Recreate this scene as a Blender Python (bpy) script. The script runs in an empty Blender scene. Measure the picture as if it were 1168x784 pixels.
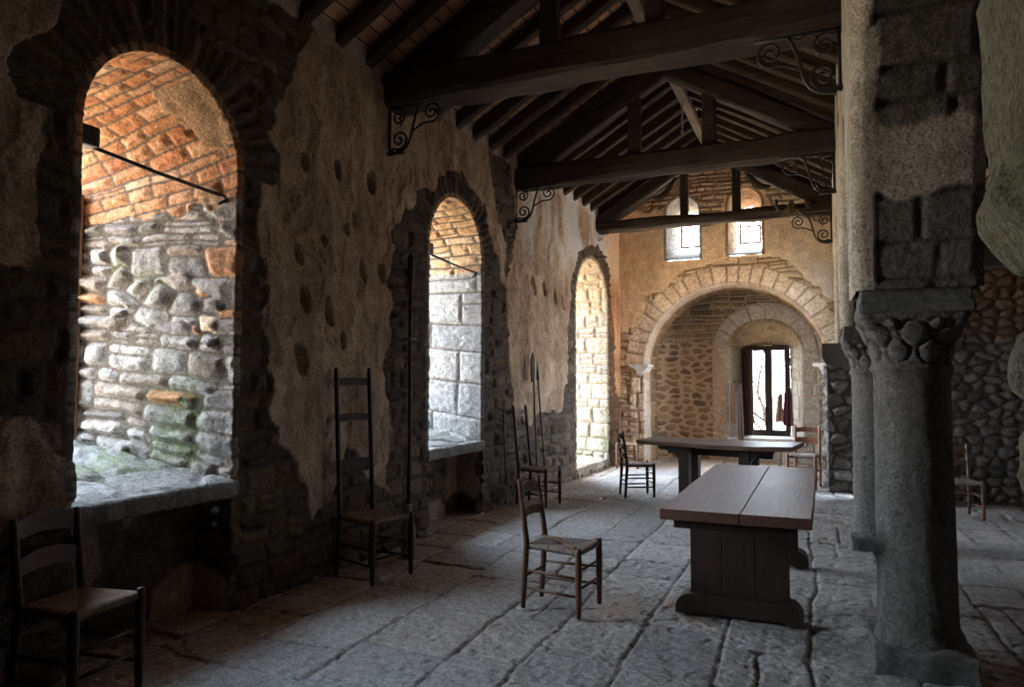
import bpy, bmesh, math, random
import numpy as np
from mathutils import Vector, Matrix
random.seed(7)
C = bpy.context.scene.collection
PI = math.pi

# ------------------------------------------------------------------ noise
def _h(i, j, s):
    n = (i.astype(np.int64) * 374761393 + j.astype(np.int64) * 668265263 + s * 974634777) & 0xffffffff
    n = ((n ^ (n >> 13)) * 1274126177) & 0xffffffff
    n = ((n ^ (n >> 16)) * 2246822519) & 0xffffffff
    n = n ^ (n >> 15)
    return (n & 0xffffff) / float(0xffffff)
def vn(x, y, s=0):
    x = np.asarray(x, float); y = np.asarray(y, float)
    xi = np.floor(x); yi = np.floor(y); fx = x - xi; fy = y - yi
    fx = fx * fx * (3 - 2 * fx); fy = fy * fy * (3 - 2 * fy)
    a = _h(xi, yi, s); b = _h(xi + 1, yi, s); c = _h(xi, yi + 1, s); d = _h(xi + 1, yi + 1, s)
    return (a * (1 - fx) + b * fx) * (1 - fy) + (c * (1 - fx) + d * fx) * fy
def fbm(x, y, o=4, s=0):
    t = 0; a = .5; n = 0
    for k in range(o):
        t = t + a * vn(x * 2 ** k + 17.3 * k, y * 2 ** k - 9.1 * k, s + k); n += a; a *= .5
    return t / n            # 0..1
def sst(x, a, b):
    t = np.clip((x - a) / (b - a), 0, 1); return t * t * (3 - 2 * t)

# ------------------------------------------------------------------ masonry: (edge distance m, stone random, second random)
def courses(u, v, s, rh=(.1, .2), sw=(.18, .45), warp=.03, rnd=.03, split=.2, wf=2.5):
    u = np.asarray(u, float); v = np.asarray(v, float)
    uu = u + warp * 2 * (fbm(u * wf, v * wf, 3, s + 50) - .5); vv = v + warp * 2 * (fbm(u * wf, v * wf, 3, s + 60) - .5)
    rg = random.Random(s)
    if vv.size == 0: return vv, vv, vv
    lo, hi = -6., max(6., vv.max() + .5)
    rb = [lo]
    while rb[-1] < hi: rb.append(rb[-1] + rg.uniform(*rh))
    rb = np.array(rb); ri = np.clip(np.searchsorted(rb, vv) - 1, 0, len(rb) - 2)
    d = np.zeros_like(uu); r1 = np.zeros_like(uu); r2 = np.zeros_like(uu)
    ulo, uhi = -6., max(6., uu.max() + 1)
    for r in range(len(rb) - 1):
        rs = random.Random(s * 1000 + r)
        m = ri == r
        if not m.any(): continue
        cb = [ulo + rs.uniform(-sw[1], 0)]
        while cb[-1] < uhi + 1: cb.append(cb[-1] + rs.uniform(*sw))
        if not m.any(): continue
        cb = np.array(cb); um = uu[m]; vm = vv[m]
        ci = np.searchsorted(cb, um) - 1
        jit = np.array([rs.uniform(-.25, .25) for _ in cb])
        dx = np.minimum(um - cb[ci], cb[ci + 1] - um)
        t, b = rb[r + 1], rb[r]
        k = _h(ci, np.full_like(ci, r), s + 5)
        mid = b + (t - b) * (.35 + .3 * _h(ci, np.full_like(ci, r), s + 6))
        sp = k < split
        up = vm > mid
        lo_ = np.where(sp & up, mid, b); hi_ = np.where(sp & ~up, mid, t)
        dy = np.minimum(vm - lo_, hi_ - vm)
        R = rnd
        dd = np.where((dx < R) & (dy < R), R - np.hypot(R - dx, R - dy), np.minimum(dx, dy))
        d[m] = dd
        idj = ci * 2 + np.where(sp & up, 1, 0)
        r1[m] = _h(idj, np.full_like(ci, r), s + 7); r2[m] = _h(idj, np.full_like(ci, r), s + 8)
    return d, r1, r2
def voro(u, v, s, cu=.2, cv=.14, warp=.02):
    u = np.asarray(u, float); v = np.asarray(v, float)
    x = (u + warp * 2 * (fbm(u * 5, v * 5, 3, s + 50) - .5)) / cu; y = (v + warp * 2 * (fbm(u * 5, v * 5, 3, s + 60) - .5)) / cv
    xi = np.floor(x); yi = np.floor(y)
    f1 = np.full(x.shape, 9.); f2 = np.full(x.shape, 9.); r1 = np.zeros_like(x); r2 = np.zeros_like(x)
    for i in (-1, 0, 1):
        for j in (-1, 0, 1):
            a, b = xi + i, yi + j
            px = a + .12 + .76 * _h(a, b, s); py = b + .12 + .76 * _h(a, b, s + 1)
            dd = np.hypot(x - px, y - py)
            n = dd < f1
            f2 = np.where(n, f1, np.minimum(f2, dd))
            r1 = np.where(n, _h(a, b, s + 2), r1); r2 = np.where(n, _h(a, b, s + 3), r2)
            f1 = np.where(n, dd, f1)
    return (f2 - f1) * .5 * min(cu, cv), r1, r2
def stones_h(d, r1, r2, u, v, s, hs=.02, joint=.008, soft=.03, rough=.006, fr=14):
    st = sst(d, joint * .5, joint * .5 + .008)
    prof = sst(d, joint * .4, soft)
    h = hs * prof * (.55 + .75 * r2) + rough * 2 * (fbm(u * fr, v * fr, 4, s + 90) - .5) * (.3 + .7 * st) \
        + hs * .5 * prof * ((fbm(u * 4, v * 4, 2, s + 91) - .5) * 2)
    return h, st
def inpoly(x, y, poly):
    """signed distance to a polygon, positive inside"""
    n = len(poly); ins = np.zeros(x.shape, bool); dm = np.full(x.shape, 9.)
    for i in range(n):
        x0, y0 = poly[i]; x1, y1 = poly[(i + 1) % n]
        c = ((y0 > y) != (y1 > y)) & (x < (x1 - x0) * (y - y0) / ((y1 - y0) + 1e-12) + x0)
        ins ^= c
        L = (x1 - x0) ** 2 + (y1 - y0) ** 2 + 1e-9
        t = np.clip(((x - x0) * (x1 - x0) + (y - y0) * (y1 - y0)) / L, 0, 1)
        dm = np.minimum(dm, np.hypot(x - x0 - t * (x1 - x0), y - y0 - t * (y1 - y0)))
    return np.where(ins, dm, -dm)

# ------------------------------------------------------------------ materials
def newmat(name):
    m = bpy.data.materials.new(name); m.use_nodes = True
    nt = m.node_tree; nt.nodes.clear()
    out = nt.nodes.new('ShaderNodeOutputMaterial'); b = nt.nodes.new('ShaderNodeBsdfPrincipled')
    nt.links.new(b.outputs[0], out.inputs[0])
    return m, nt, b
def N(nt, t, **k):
    n = nt.nodes.new(t)
    for a, v in k.items():
        if a.startswith('i_'):
            n.inputs[int(a[2:]) if a[2:].isdigit() else a[2:]].default_value = v
        else: setattr(n, a, v)
    return n
def noise(nt, vec, scale, detail=4, rough=.55):
    n = N(nt, 'ShaderNodeTexNoise'); n.inputs['Scale'].default_value = scale; n.inputs['Detail'].default_value = detail
    n.inputs['Roughness'].default_value = rough
    nt.links.new(vec, n.inputs['Vector']); return n.outputs['Fac']
def ramp(nt, fac, stops):
    r = N(nt, 'ShaderNodeValToRGB'); e = r.color_ramp.elements
    while len(e) < len(stops): e.new(.5)
    for k, (p, c) in enumerate(stops):
        e[k].position = p; e[k].color = (*c, 1) if len(c) == 3 else c
    nt.links.new(fac, r.inputs[0]); return r.outputs[0]
def mixc(nt, fac, a, b, mode='MIX'):
    m = N(nt, 'ShaderNodeMix', data_type='RGBA', blend_type=mode)
    for s, v in ((m.inputs['Factor'], fac), (m.inputs['A'], a), (m.inputs['B'], b)):
        if hasattr(v, 'is_linked'): nt.links.new(v, s)
        elif isinstance(v, (int, float)): s.default_value = v
        else: s.default_value = (*v, 1)
    return m.outputs['Result']
def math_(nt, op, a, b=0.):
    m = N(nt, 'ShaderNodeMath', operation=op)
    for s, v in ((m.inputs[0], a), (m.inputs[1], b)):
        if hasattr(v, 'is_linked'): nt.links.new(v, s)
        else: s.default_value = v
    return m.outputs[0]
def bump(nt, b, h, dist=.01, st=.6):
    n = N(nt, 'ShaderNodeBump'); n.inputs['Strength'].default_value = st; n.inputs['Distance'].default_value = dist
    nt.links.new(h, n.inputs['Height']); nt.links.new(n.outputs[0], b.inputs['Normal'])
def masonry(name, stone, brick, mortar, plaster, stain, moss=(.055, .08, .028), white=(.55, .55, .56), warm=(.42, .25, .12), rough=.92, spec=.15, bst=.7, fine=60):
    m, nt, b = newmat(name)
    co = N(nt, 'ShaderNodeTexCoord').outputs['Object']
    def sep(an):
        a = N(nt, 'ShaderNodeAttribute', attribute_name=an); s = N(nt, 'ShaderNodeSeparateColor')
        nt.links.new(a.outputs['Color'], s.inputs[0]); return s.outputs[0], s.outputs[1], s.outputs[2], a.outputs['Alpha']
    rnd, st, pl, br = sep('mas'); mo, wa, wh, dk = sep('mos')
    n1 = noise(nt, co, 7, 5); n2 = noise(nt, co, fine, 5, .65); n3 = noise(nt, co, 1.6, 5, .6); n4 = noise(nt, co, 22, 4)
    k = len(stone) - 1
    cs = ramp(nt, rnd, [(i / k, c) for i, c in enumerate(stone)])
    cb = ramp(nt, rnd, [(i / (len(brick) - 1), c) for i, c in enumerate(brick)])
    c = mixc(nt, br, cs, cb)
    c = mixc(nt, 1.0, c, ramp(nt, n4, [(.25, (.6, .58, .55)), (.75, (1.3, 1.28, 1.25))]), 'MULTIPLY')
    c = mixc(nt, math_(nt, 'SUBTRACT', 1., st), c, mixc(nt, n1, mortar, tuple(x * 1.35 for x in mortar)))
    mp = N(nt, 'ShaderNodeMapping'); mp.inputs['Scale'].default_value = (5, 5, 1.1); nt.links.new(co, mp.inputs[0])
    n6 = noise(nt, mp.outputs[0], 1.0, 6, .65)
    pc = mixc(nt, ramp(nt, math_(nt, 'ADD', math_(nt, 'MULTIPLY', n3, .5), math_(nt, 'MULTIPLY', n6, .5)), [(.40, (0, 0, 0)), (.60, (1, 1, 1))]), plaster, stain)
    pc = mixc(nt, .8, pc, ramp(nt, n1, [(.3, (.72, .7, .68)), (.7, (1.2, 1.2, 1.2))]), 'MULTIPLY')
    pc = mixc(nt, .6, pc, ramp(nt, n2, [(.3, (.8, .8, .8)), (.7, (1.15, 1.15, 1.15))]), 'MULTIPLY')
    pc = mixc(nt, wh, pc, white)
    c = mixc(nt, pl, c, pc)
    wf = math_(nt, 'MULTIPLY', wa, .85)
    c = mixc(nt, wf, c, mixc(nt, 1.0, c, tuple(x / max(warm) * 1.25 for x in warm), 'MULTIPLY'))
    c = mixc(nt, dk, c, mixc(nt, n4, (.21, .19, .095), (.44, .40, .24)))
    mf = math_(nt, 'MULTIPLY', mo, ramp(nt, noise(nt, co, 13, 5, .7), [(.36, (0, 0, 0)), (.56, (1, 1, 1))]))
    c = mixc(nt, math_(nt, 'MULTIPLY', mf, .62), c, mixc(nt, n2, moss, tuple(x * 2.2 for x in moss)))
    n5 = noise(nt, co, 130, 3, .7)
    c = mixc(nt, 1.0, c, ramp(nt, n2, [(.28, (.42, .42, .42)), (.45, (.92, .92, .92)), (.72, (1.35, 1.35, 1.35))]), 'MULTIPLY')
    c = mixc(nt, .8, c, ramp(nt, n5, [(.33, (.55, .55, .55)), (.5, (1., 1., 1.)), (.7, (1.3, 1.3, 1.3))]), 'MULTIPLY')
    nt.links.new(c, b.inputs['Base Color']); b.inputs['Roughness'].default_value = rough; b.inputs['Specular IOR Level'].default_value = spec
    bump(nt, b, math_(nt, 'ADD', math_(nt, 'ADD', n2, math_(nt, 'MULTIPLY', n5, .5)), math_(nt, 'MULTIPLY', n4, 1.8)), .016, bst)
    return m
DARKST = [(.075, .060, .046), (.11, .086, .064), (.052, .042, .035), (.15, .11, .078), (.082, .07, .061), (.125, .078, .052)]
GREYST = [(.2, .19, .178), (.28, .265, .245), (.15, .14, .13), (.24, .195, .16), (.33, .315, .30), (.2, .185, .178)]
ORANGE = [(.36, .18, .095), (.40, .22, .12), (.29, .135, .075), (.44, .30, .19), (.36, .2, .115), (.5, .41, .3)]
M = {}
M['wall'] = masonry('plaster_and_rubble', DARKST, ORANGE, (.065, .053, .042), (.46, .345, .25), (.24, .165, .115))
M['reveal'] = masonry('pale_reveal_stone', GREYST, ORANGE, (.085, .07, .055), (.32, .25, .17), (.24, .17, .11))
M['ashlar'] = masonry('white_ashlar', [(.18, .18, .182), (.22, .218, .212), (.155, .155, .16), (.197, .193, .185)], [(.33, .22, .13), (.38, .29, .19), (.27, .165, .09), (.4, .34, .26)], (.06, .05, .042), (.5, .45, .38), (.4, .34, .27))
M['sand'] = masonry('sandy_reveal_stone', [(.29, .25, .2), (.33, .3, .245), (.25, .205, .155), (.31, .26, .195), (.24, .21, .18)], [(.24, .17, .105), (.27, .21, .145)], (.115, .09, .063), (.38, .30, .21), (.30, .22, .14))
M['end'] = masonry('tan_end_wall', [(.45, .35, .25), (.53, .43, .31), (.37, .29, .21), (.48, .36, .23), (.58, .48, .36)], [(.57, .49, .39), (.62, .54, .44), (.52, .43, .33), (.58, .48, .35)], (.17, .13, .09), (.74, .60, .43), (.60, .45, .29))
M['apse'] = masonry('apse_rubble', [(.2, .14, .09), (.27, .19, .12), (.14, .105, .075), (.32, .23, .14)], [(.4, .36, .31), (.45, .4, .35), (.35, .3, .25)], (.33, .25, .175), (.3, .22, .14), (.2, .14, .08))
M['rubble'] = masonry('grey_rubble', [(.13, .125, .12), (.2, .19, .18), (.09, .085, .08), (.25, .24, .23), (.16, .14, .12)], ORANGE, (.055, .05, .045), (.3, .25, .2), (.2, .16, .12))
M['arcade'] = masonry('arcade_plaster', [(.11, .10, .09), (.14, .125, .11), (.09, .08, .075)], ORANGE, (.06, .05, .045), (.5, .44, .34), (.32, .265, .2), moss=(.11, .12, .06))
M['sill'] = masonry('mossy_sill_stone', [(.18, .18, .175), (.23, .23, .225), (.155, .15, .145), (.2, .195, .185)], ORANGE, (.11, .105, .095), (.26, .255, .25), (.17, .17, .155))
M['floor'] = masonry('flagstones', [(.27, .262, .255), (.32, .31, .30), (.235, .23, .23), (.30, .28, .26), (.35, .34, .33)], ORANGE, (.1, .088, .078), (.3, .28, .26), (.2, .18, .16), rough=.72, spec=.35, bst=.5)
M['column'] = masonry('column_granite', [(.125, .118, .108), (.125, .118, .108)], ORANGE, (.14, .13, .12), (.2, .19, .175), (.14, .128, .112), warm=(.40, .33, .25), bst=.8)

def woodmat(name, a, bcol, rough=.55, spec=.3, scale=(3, 40, 40), wear=None):
    m, nt, b = newmat(name)
    co = N(nt, 'ShaderNodeTexCoord').outputs['Object']
    mp = N(nt, 'ShaderNodeMapping'); mp.inputs['Scale'].default_value = scale; nt.links.new(co, mp.inputs[0])
    g = noise(nt, mp.outputs[0], 1.0, 6, .65); g2 = noise(nt, co, 3, 4)
    c = mixc(nt, ramp(nt, g, [(.3, (0, 0, 0)), (.7, (1, 1, 1))]), a, bcol)
    c = mixc(nt, .7, c, ramp(nt, g2, [(.3, (.65, .65, .65)), (.75, (1.35, 1.35, 1.35))]), 'MULTIPLY')
    if wear: c = mixc(nt, ramp(nt, noise(nt, co, 9, 5, .7), [(.55, (0, 0, 0)), (.72, (1, 1, 1))]), c, wear)
    nt.links.new(c, b.inputs['Base Color']); b.inputs['Roughness'].default_value = rough; b.inputs['Specular IOR Level'].default_value = spec
    bump(nt, b, g, .004, .5)
    return m
M['beam'] = woodmat('old_beam_oak', (.035, .025, .019), (.075, .056, .043), .8, .2, (2, 25, 25))
M['rafter'] = woodmat('rafter_wood', (.03, .02, .014), (.065, .043, .028), .8, .2, (6, 20, 20))
M['ridge'] = woodmat('ridge_wood', (.13, .10, .075), (.2, .155, .12), .8, .2, (25, 2, 25))
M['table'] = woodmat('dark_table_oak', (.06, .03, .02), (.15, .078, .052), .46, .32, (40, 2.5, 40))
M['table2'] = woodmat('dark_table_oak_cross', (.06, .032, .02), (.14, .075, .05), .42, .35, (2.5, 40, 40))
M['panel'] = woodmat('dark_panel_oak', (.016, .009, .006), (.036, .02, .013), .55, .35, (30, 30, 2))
M['chair'] = woodmat('chair_walnut', (.06, .028, .016), (.12, .058, .032), .42, .4, (40, 40, 3))
M['darkchair'] = woodmat('dark_chair_wood', (.02, .012, .008), (.045, .024, .015), .5, .25, (40, 40, 3))
M['redchair'] = woodmat('red_brown_chair', (.22, .09, .055), (.36, .17, .11), .5, .35, (40, 40, 3))
M['cornerchair'] = woodmat('orange_brown_chair', (.055, .024, .013), (.11, .05, .028), .5, .35, (40, 40, 3))
M['slatred'] = woodmat('plum_stained_slat', (.05, .022, .02), (.085, .038, .033), .3, .5, (3, 30, 30))
M['frame'] = woodmat('brown_window_wood', (.15, .085, .055), (.22, .13, .085), .6, .25, (30, 30, 2))
M['darkframe'] = woodmat('dark_window_wood', (.022, .017, .015), (.045, .033, .028), .5, .3, (30, 30, 2))
M['shutter'] = woodmat('shutter_wood', (.10, .06, .045), (.16, .10, .075), .6, .25, (30, 30, 2))
M['herb'] = woodmat('dried_herbs', (.12, .085, .05), (.22, .16, .09), .9, .1, (30, 30, 30))

def simple(name, col, rough=.6, spec=.3, n=30, amp=.3, bs=.3, metal=0):
    m, nt, b = newmat(name)
    co = N(nt, 'ShaderNodeTexCoord').outputs['Object']
    f = noise(nt, co, n, 4)
    c = mixc(nt, 1.0, col, ramp(nt, f, [(.25, (1 - amp,) * 3), (.75, (1 + amp,) * 3)]), 'MULTIPLY')
    nt.links.new(c, b.inputs['Base Color']); b.inputs['Roughness'].default_value = rough; b.inputs['Specular IOR Level'].default_value = spec
    b.inputs['Metallic'].default_value = metal
    bump(nt, b, f, .004, bs); return m
M['iron'] = simple('wrought_iron', (.02, .018, .017), .5, .5)
M['wire'] = simple('pale_wire', (.5, .45, .36), .5, .4)
M['cloth_tan'] = simple('tan_linen', (.45, .30, .22), .95, .1, 90, .25)
M['cloth_grey'] = simple('grey_linen', (.30, .25, .23), .95, .1, 90, .25)
M['cloth_red'] = simple('plum_wool', (.12, .05, .055), .95, .1, 90, .25)
M['pot'] = simple('pale_stoneware', (.2, .185, .165), .5, .3, 20)
M['stonetrim'] = simple('pale_limestone', (.5, .46, .41), .9, .1, 14, .3, .6)
M['bark'] = simple('grey_bark', (.035, .028, .022), .9, .1, 20)
m, nt, b = newmat('old_glass'); nt.nodes.remove(b)
gl = N(nt, 'ShaderNodeBsdfGlossy'); gl.inputs['Roughness'].default_value = .03
tr = N(nt, 'ShaderNodeBsdfTransparent'); tr.inputs[0].default_value = (.93, .95, .95, 1)
mx = N(nt, 'ShaderNodeMixShader'); mx.inputs[0].default_value = .06
nt.links.new(tr.outputs[0], mx.inputs[1]); nt.links.new(gl.outputs[0], mx.inputs[2]); nt.links.new(mx.outputs[0], nt.nodes['Material Output'].inputs[0])
M['glass'] = m
# woven rush
def rush(name, a, bc):
    m, nt, b = newmat(name)
    at = N(nt, 'ShaderNodeAttribute', attribute_name='weave').outputs['Color']
    s = N(nt, 'ShaderNodeSeparateColor'); nt.links.new(at, s.inputs[0])
    w = N(nt, 'ShaderNodeMath', operation='SINE'); nt.links.new(math_(nt, 'MULTIPLY', s.outputs[0], 2 * PI * 26), w.inputs[0])
    co = N(nt, 'ShaderNodeTexCoord').outputs['Object']
    f = math_(nt, 'ADD', math_(nt, 'MULTIPLY', w.outputs[0], .5), .5)
    c = mixc(nt, f, tuple(x * .35 for x in a), mixc(nt, ramp(nt, noise(nt, co, 40, 3), [(.35, (0, 0, 0)), (.65, (1, 1, 1))]), a, bc))
    nt.links.new(c, b.inputs['Base Color']); b.inputs['Roughness'].default_value = .6; b.inputs['Specular IOR Level'].default_value = .35
    bump(nt, b, f, .006, .8); return m
M['rush'] = rush('brown_rush', (.19, .11, .06), (.30, .2, .12))
M['rushgrey'] = rush('grey_rush', (.24, .19, .16), (.42, .36, .32))
# roof tiles between rafters
m, nt, b = newmat('terracotta_roof_tiles')
uv = N(nt, 'ShaderNodeAttribute', attribute_name='UVMap').outputs['Vector']
bt = N(nt, 'ShaderNodeTexBrick'); nt.links.new(uv, bt.inputs['Vector'])
bt.inputs['Scale'].default_value = 1; bt.inputs['Brick Width'].default_value = .43; bt.inputs['Row Height'].default_value = .15; bt.inputs['Mortar Size'].default_value = .007
bt.offset = 0; bt.inputs['Color1'].default_value = (.50, .26, .15, 1); bt.inputs['Color2'].default_value = (.6, .36, .22, 1); bt.inputs['Mortar'].default_value = (.06, .035, .022, 1)
co = N(nt, 'ShaderNodeTexCoord').outputs['Object']
c = mixc(nt, 1., bt.outputs[0], ramp(nt, noise(nt, co, 4, 5), [(.3, (.6, .6, .6)), (.7, (1.25, 1.25, 1.25))]), 'MULTIPLY')
nt.links.new(c, b.inputs['Base Color']); b.inputs['Roughness'].default_value = .9
bump(nt, b, math_(nt, 'SUBTRACT', 1., bt.outputs['Fac']), .01, .8)
M['tiles'] = m

# ------------------------------------------------------------------ object helpers
def link(o, parent=None, mat=None):
    C.objects.link(o)
    if parent is not None: o.parent = parent
    if mat is not None: o.data.materials.append(mat)
    return o
def empty(name, loc, rz=0, **p):
    o = bpy.data.objects.new(name, None); C.objects.link(o); o.location = loc; o.rotation_euler = (0, 0, rz); o.empty_display_size = .1
    for k, v in p.items(): o[k] = v
    return o
def tag(o, label=None, category=None, group=None, kind=None):
    if label: o['label'] = label
    if category: o['category'] = category
    if group: o['group'] = group
    if kind: o['kind'] = kind
    return o
def grid(name, P, keep=None, mas=None, mos=None, mat=None, parent=None, uv=None, smooth=True, weave=None):
    n, m_ = P.shape[:2]
    idx = np.arange(n * m_).reshape(n, m_)
    q = np.stack([idx[:-1, :-1], idx[1:, :-1], idx[1:, 1:], idx[:-1, 1:]], -1)
    if keep is not None:
        kk = keep[:-1, :-1] & keep[1:, :-1] & keep[1:, 1:] & keep[:-1, 1:]
        q = q[kk]
    q = q.reshape(-1, 4)
    used = np.zeros(n * m_, bool); used[q.ravel()] = True
    re = np.cumsum(used) - 1; q = re[q]
    co = P.reshape(-1, 3)[used].astype(np.float32)
    me = bpy.data.meshes.new(name)
    me.vertices.add(len(co)); me.vertices.foreach_set('co', co.ravel())
    me.loops.add(q.size); me.loops.foreach_set('vertex_index', q.ravel().astype(np.int32))
    me.polygons.add(len(q)); me.polygons.foreach_set('loop_start', np.arange(0, q.size, 4, dtype=np.int32))
    me.update(calc_edges=True)
    me.polygons.foreach_set('use_smooth', np.full(len(q), smooth))
    for an, dat in (('mas', mas), ('mos', mos), ('weave', weave)):
        if dat is None: continue
        full = np.zeros((n, m_, 4), np.float32)
        for k, a in enumerate(dat): full[..., k] = a
        at = me.attributes.new(an, 'FLOAT_COLOR', 'POINT'); at.data.foreach_set('color', full.reshape(-1, 4)[used].ravel())
    if uv is not None:
        ul = me.uv_layers.new(name='UVMap'); f = uv.reshape(-1, 2)[used][q.ravel()]
        ul.data.foreach_set('uv', f.astype(np.float32).ravel())
    me.validate()
    return link(bpy.data.objects.new(name, me), parent, mat)
def from_bm(name, bm, mat=None, parent=None, smooth=False):
    bmesh.ops.recalc_face_normals(bm, faces=bm.faces)
    me = bpy.data.meshes.new(name); bm.to_mesh(me); bm.free()
    if smooth:
        for p in me.polygons: p.use_smooth = True
    return link(bpy.data.objects.new(name, me), parent, mat)
def b_box(bm, lo, hi, bev=0., rot=None, seg=2):
    """box between two corners, optionally bevelled"""
    c = [(a + b) / 2 for a, b in zip(lo, hi)]; s = [abs(b - a) for a, b in zip(lo, hi)]
    r = bmesh.ops.create_cube(bm, size=1)
    vs = r['verts']
    bmesh.ops.scale(bm, vec=s, verts=vs)
    if bev: 
        es = list({e for v in vs for e in v.link_edges})
        rr = bmesh.ops.bevel(bm, geom=es, offset=bev, segments=seg, profile=.6, affect='EDGES')
        vs = list({v for f in rr['faces'] for v in f.verts} | {v for v in vs if v.is_valid})
    if rot is not None: bmesh.ops.rotate(bm, cent=(0, 0, 0), matrix=rot, verts=vs)
    bmesh.ops.translate(bm, vec=c, verts=vs)
    return vs
def b_tube(bm, pts, rad, n=8, closed=False):
    """tube along points; rad number or list"""
    pts = [Vector(p) for p in pts]; k = len(pts)
    rs = rad if isinstance(rad, (list, tuple)) else [rad] * k
    rings = []; prev = None
    for i, p in enumerate(pts):
        if closed: t = pts[(i + 1) % k] - pts[i - 1]
        else: t = pts[min(i + 1, k - 1)] - pts[max(i - 1, 0)]
        t.normalize()
        if prev is None:
            a = Vector((0, 0, 1)) if abs(t.z) < .9 else Vector((1, 0, 0)); nrm = t.cross(a).normalized()
        else:
            nrm = (prev - t * prev.dot(t)).normalized()
        prev = nrm; bi = t.cross(nrm)
        rings.append([bm.verts.new(p + (nrm * math.cos(2 * PI * j / n) + bi * math.sin(2 * PI * j / n)) * rs[i]) for j in range(n)])
    for i in range(k if closed else k - 1):
        a, b_ = rings[i], rings[(i + 1) % k]
        for j in range(n): bm.faces.new((a[j], a[(j + 1) % n], b_[(j + 1) % n], b_[j]))
    if not closed:
        bm.faces.new(rings[0][::-1]); bm.faces.new(rings[-1])
def tube(name, pts, rad, mat, parent=None, n=8, closed=False):
    bm = bmesh.new(); b_tube(bm, pts, rad, n, closed); return from_bm(name, bm, mat, parent, True)
def b_prism(bm, prof, axis, a, b):
    """extrude a 2D profile [(p,q)] between a and b along axis: 'x' -> (a,p,q), 'y' -> (p,a,q)"""
    f = (lambda p, q, t: (t, p, q)) if axis == 'x' else (lambda p, q, t: (p, t, q)) if axis == 'y' else (lambda p, q, t: (p, q, t))
    v0 = [bm.verts.new(f(p, q, a)) for p, q in prof]; v1 = [bm.verts.new(f(p, q, b)) for p, q in prof]
    n = len(prof); bm.faces.new(v0); bm.faces.new(v1[::-1])
    for i in range(n): bm.faces.new((v0[i], v0[(i + 1) % n], v1[(i + 1) % n], v1[i]))
def rough_beam(name, p0, p1, w, h, mat, parent=None, s=0, rnd=.012, up=Vector((0, 0, 1)), seg=24, sag=0):
    """hand-hewn beam from p0 to p1 (centre line), width w, height h"""
    p0, p1 = Vector(p0), Vector(p1); t = (p1 - p0); L = t.length; t.normalize()
    side = t.cross(up).normalized(); u = side.cross(t).normalized()
    c = .14 * min(w, h)
    prof = [(-w/2 + c, -h/2), (0, -h/2), (w/2 - c, -h/2), (w/2, -h/2 + c), (w/2, 0), (w/2, h/2 - c), (w/2 - c, h/2), (0, h/2), (-w/2 + c, h/2), (-w/2, h/2 - c), (-w/2, 0), (-w/2, -h/2 + c)]
    bm = bmesh.new(); rings = []
    for i in range(seg + 1):
        x = i / seg * L; ring = []
        for j, (a, b) in enumerate(prof):
            f = 1 + 0
            da = rnd * 2 * (float(vn(x * 2.2 + s * 7.7, j * 1.7, s)) - .5); db = rnd * 2 * (float(vn(x * 2.6 + s * 3.1, j * 1.3 + 9, s + 1)) - .5)
            ring.append(bm.verts.new(p0 + t * x + side * (a + da) + u * (b + db - sag * math.sin(PI * i / seg))))
        rings.append(ring)
    n = len(prof)
    for i in range(seg):
        for j in range(n): bm.faces.new((rings[i][j], rings[i][(j + 1) % n], rings[i + 1][(j + 1) % n], rings[i + 1][j]))
    bm.faces.new(rings[0]); bm.faces.new(rings[-1][::-1])
    return from_bm(name, bm, mat, parent, False)

# ------------------------------------------------------------------ plan of the hall (metres; camera above the origin, +Y along the nave)
def Xw(y): return -3.8 + .03 * np.maximum(0, np.asarray(y, float) - 8)       # inner face of the left wall
YE = 13.4          # end wall
AX0, AX1 = .19, .75  # arcade wall faces
WIN = [dict(c=3.185, w=.575, zs=3.07, r=.58, z0=.9), dict(c=7.06, w=.625, zs=3.02, r=.63, z0=.86), dict(c=11.82, w=.83, zs=2.87, r=.82, z0=.14)]
def opening(a, z, W, e=0.):
    """signed distance-ish: positive inside an arched opening grown by e"""
    c, w, zs, r, z0 = W['c'], W['w'] + e, W['zs'], W['r'] + e, W['z0'] - e
    up = np.where(z > zs, 1 - np.sqrt(((a - c) / w) ** 2 + ((z - zs) / r) ** 2), (w - np.abs(a - c)) / w)
    return np.minimum(up * w, z - z0)

PL_A = [(-4, 4.7), (1.5, 4.7), (2.3, 3.9), (2.68, 3.73), (2.52, 3.41), (2.44, 3.13), (2.41, 2.78), (2.34, 2.6), (2.41, 2.26), (2.29, 2.2), (1.97, 2.11), (-4, 2.0)]
PL_A2 = [(2.0, 1.4), (2.32, 1.39), (2.48, 1.26), (2.58, 1.18), (2.56, .99), (2.42, .87), (2.02, .82)]
PL_B = [(4.5, 4.41), (4.28, 4.02), (4.17, 3.64), (4.02, 3.18), (3.99, 2.71), (4.04, 2.07), (4.1, 1.61), (4.27, 1.01), (4.51, .82), (4.59, .49), (4.8, .67), (5.03, .94), (5.32, .75), (5.68, .54), (5.75, 1.2), (5.63, 1.7), (5.65, 2.45), (5.86, 3.3), (6.1, 3.5), (6.45, 3.62), (6.75, 3.86), (7.36, 3.85), (7.77, 3.67), (8.2, 2.9), (8.5, 2.6), (8.3, 3.4), (8.0, 3.9), (7.9, 4.2), (7.66, 4.6), (4.6, 4.6)]
PL_C = [(8.3, 4.6), (8.5, 4.32), (8.6, 3.77), (8.5, 3.15), (8.4, 2.66), (8.48, 1.16), (9.03, 1.02), (9.33, 1.13), (10.35, 1.02), (10.54, 1.77), (10.67, 3.03), (10.96, 3.5), (11.51, 3.85), (12.27, 3.95), (12.8, 3.59), (12.97, 2.46), (13.06, 1.3), (13.75, 1.2), (13.83, 4.7), (10.38, 4.7)]
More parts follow.
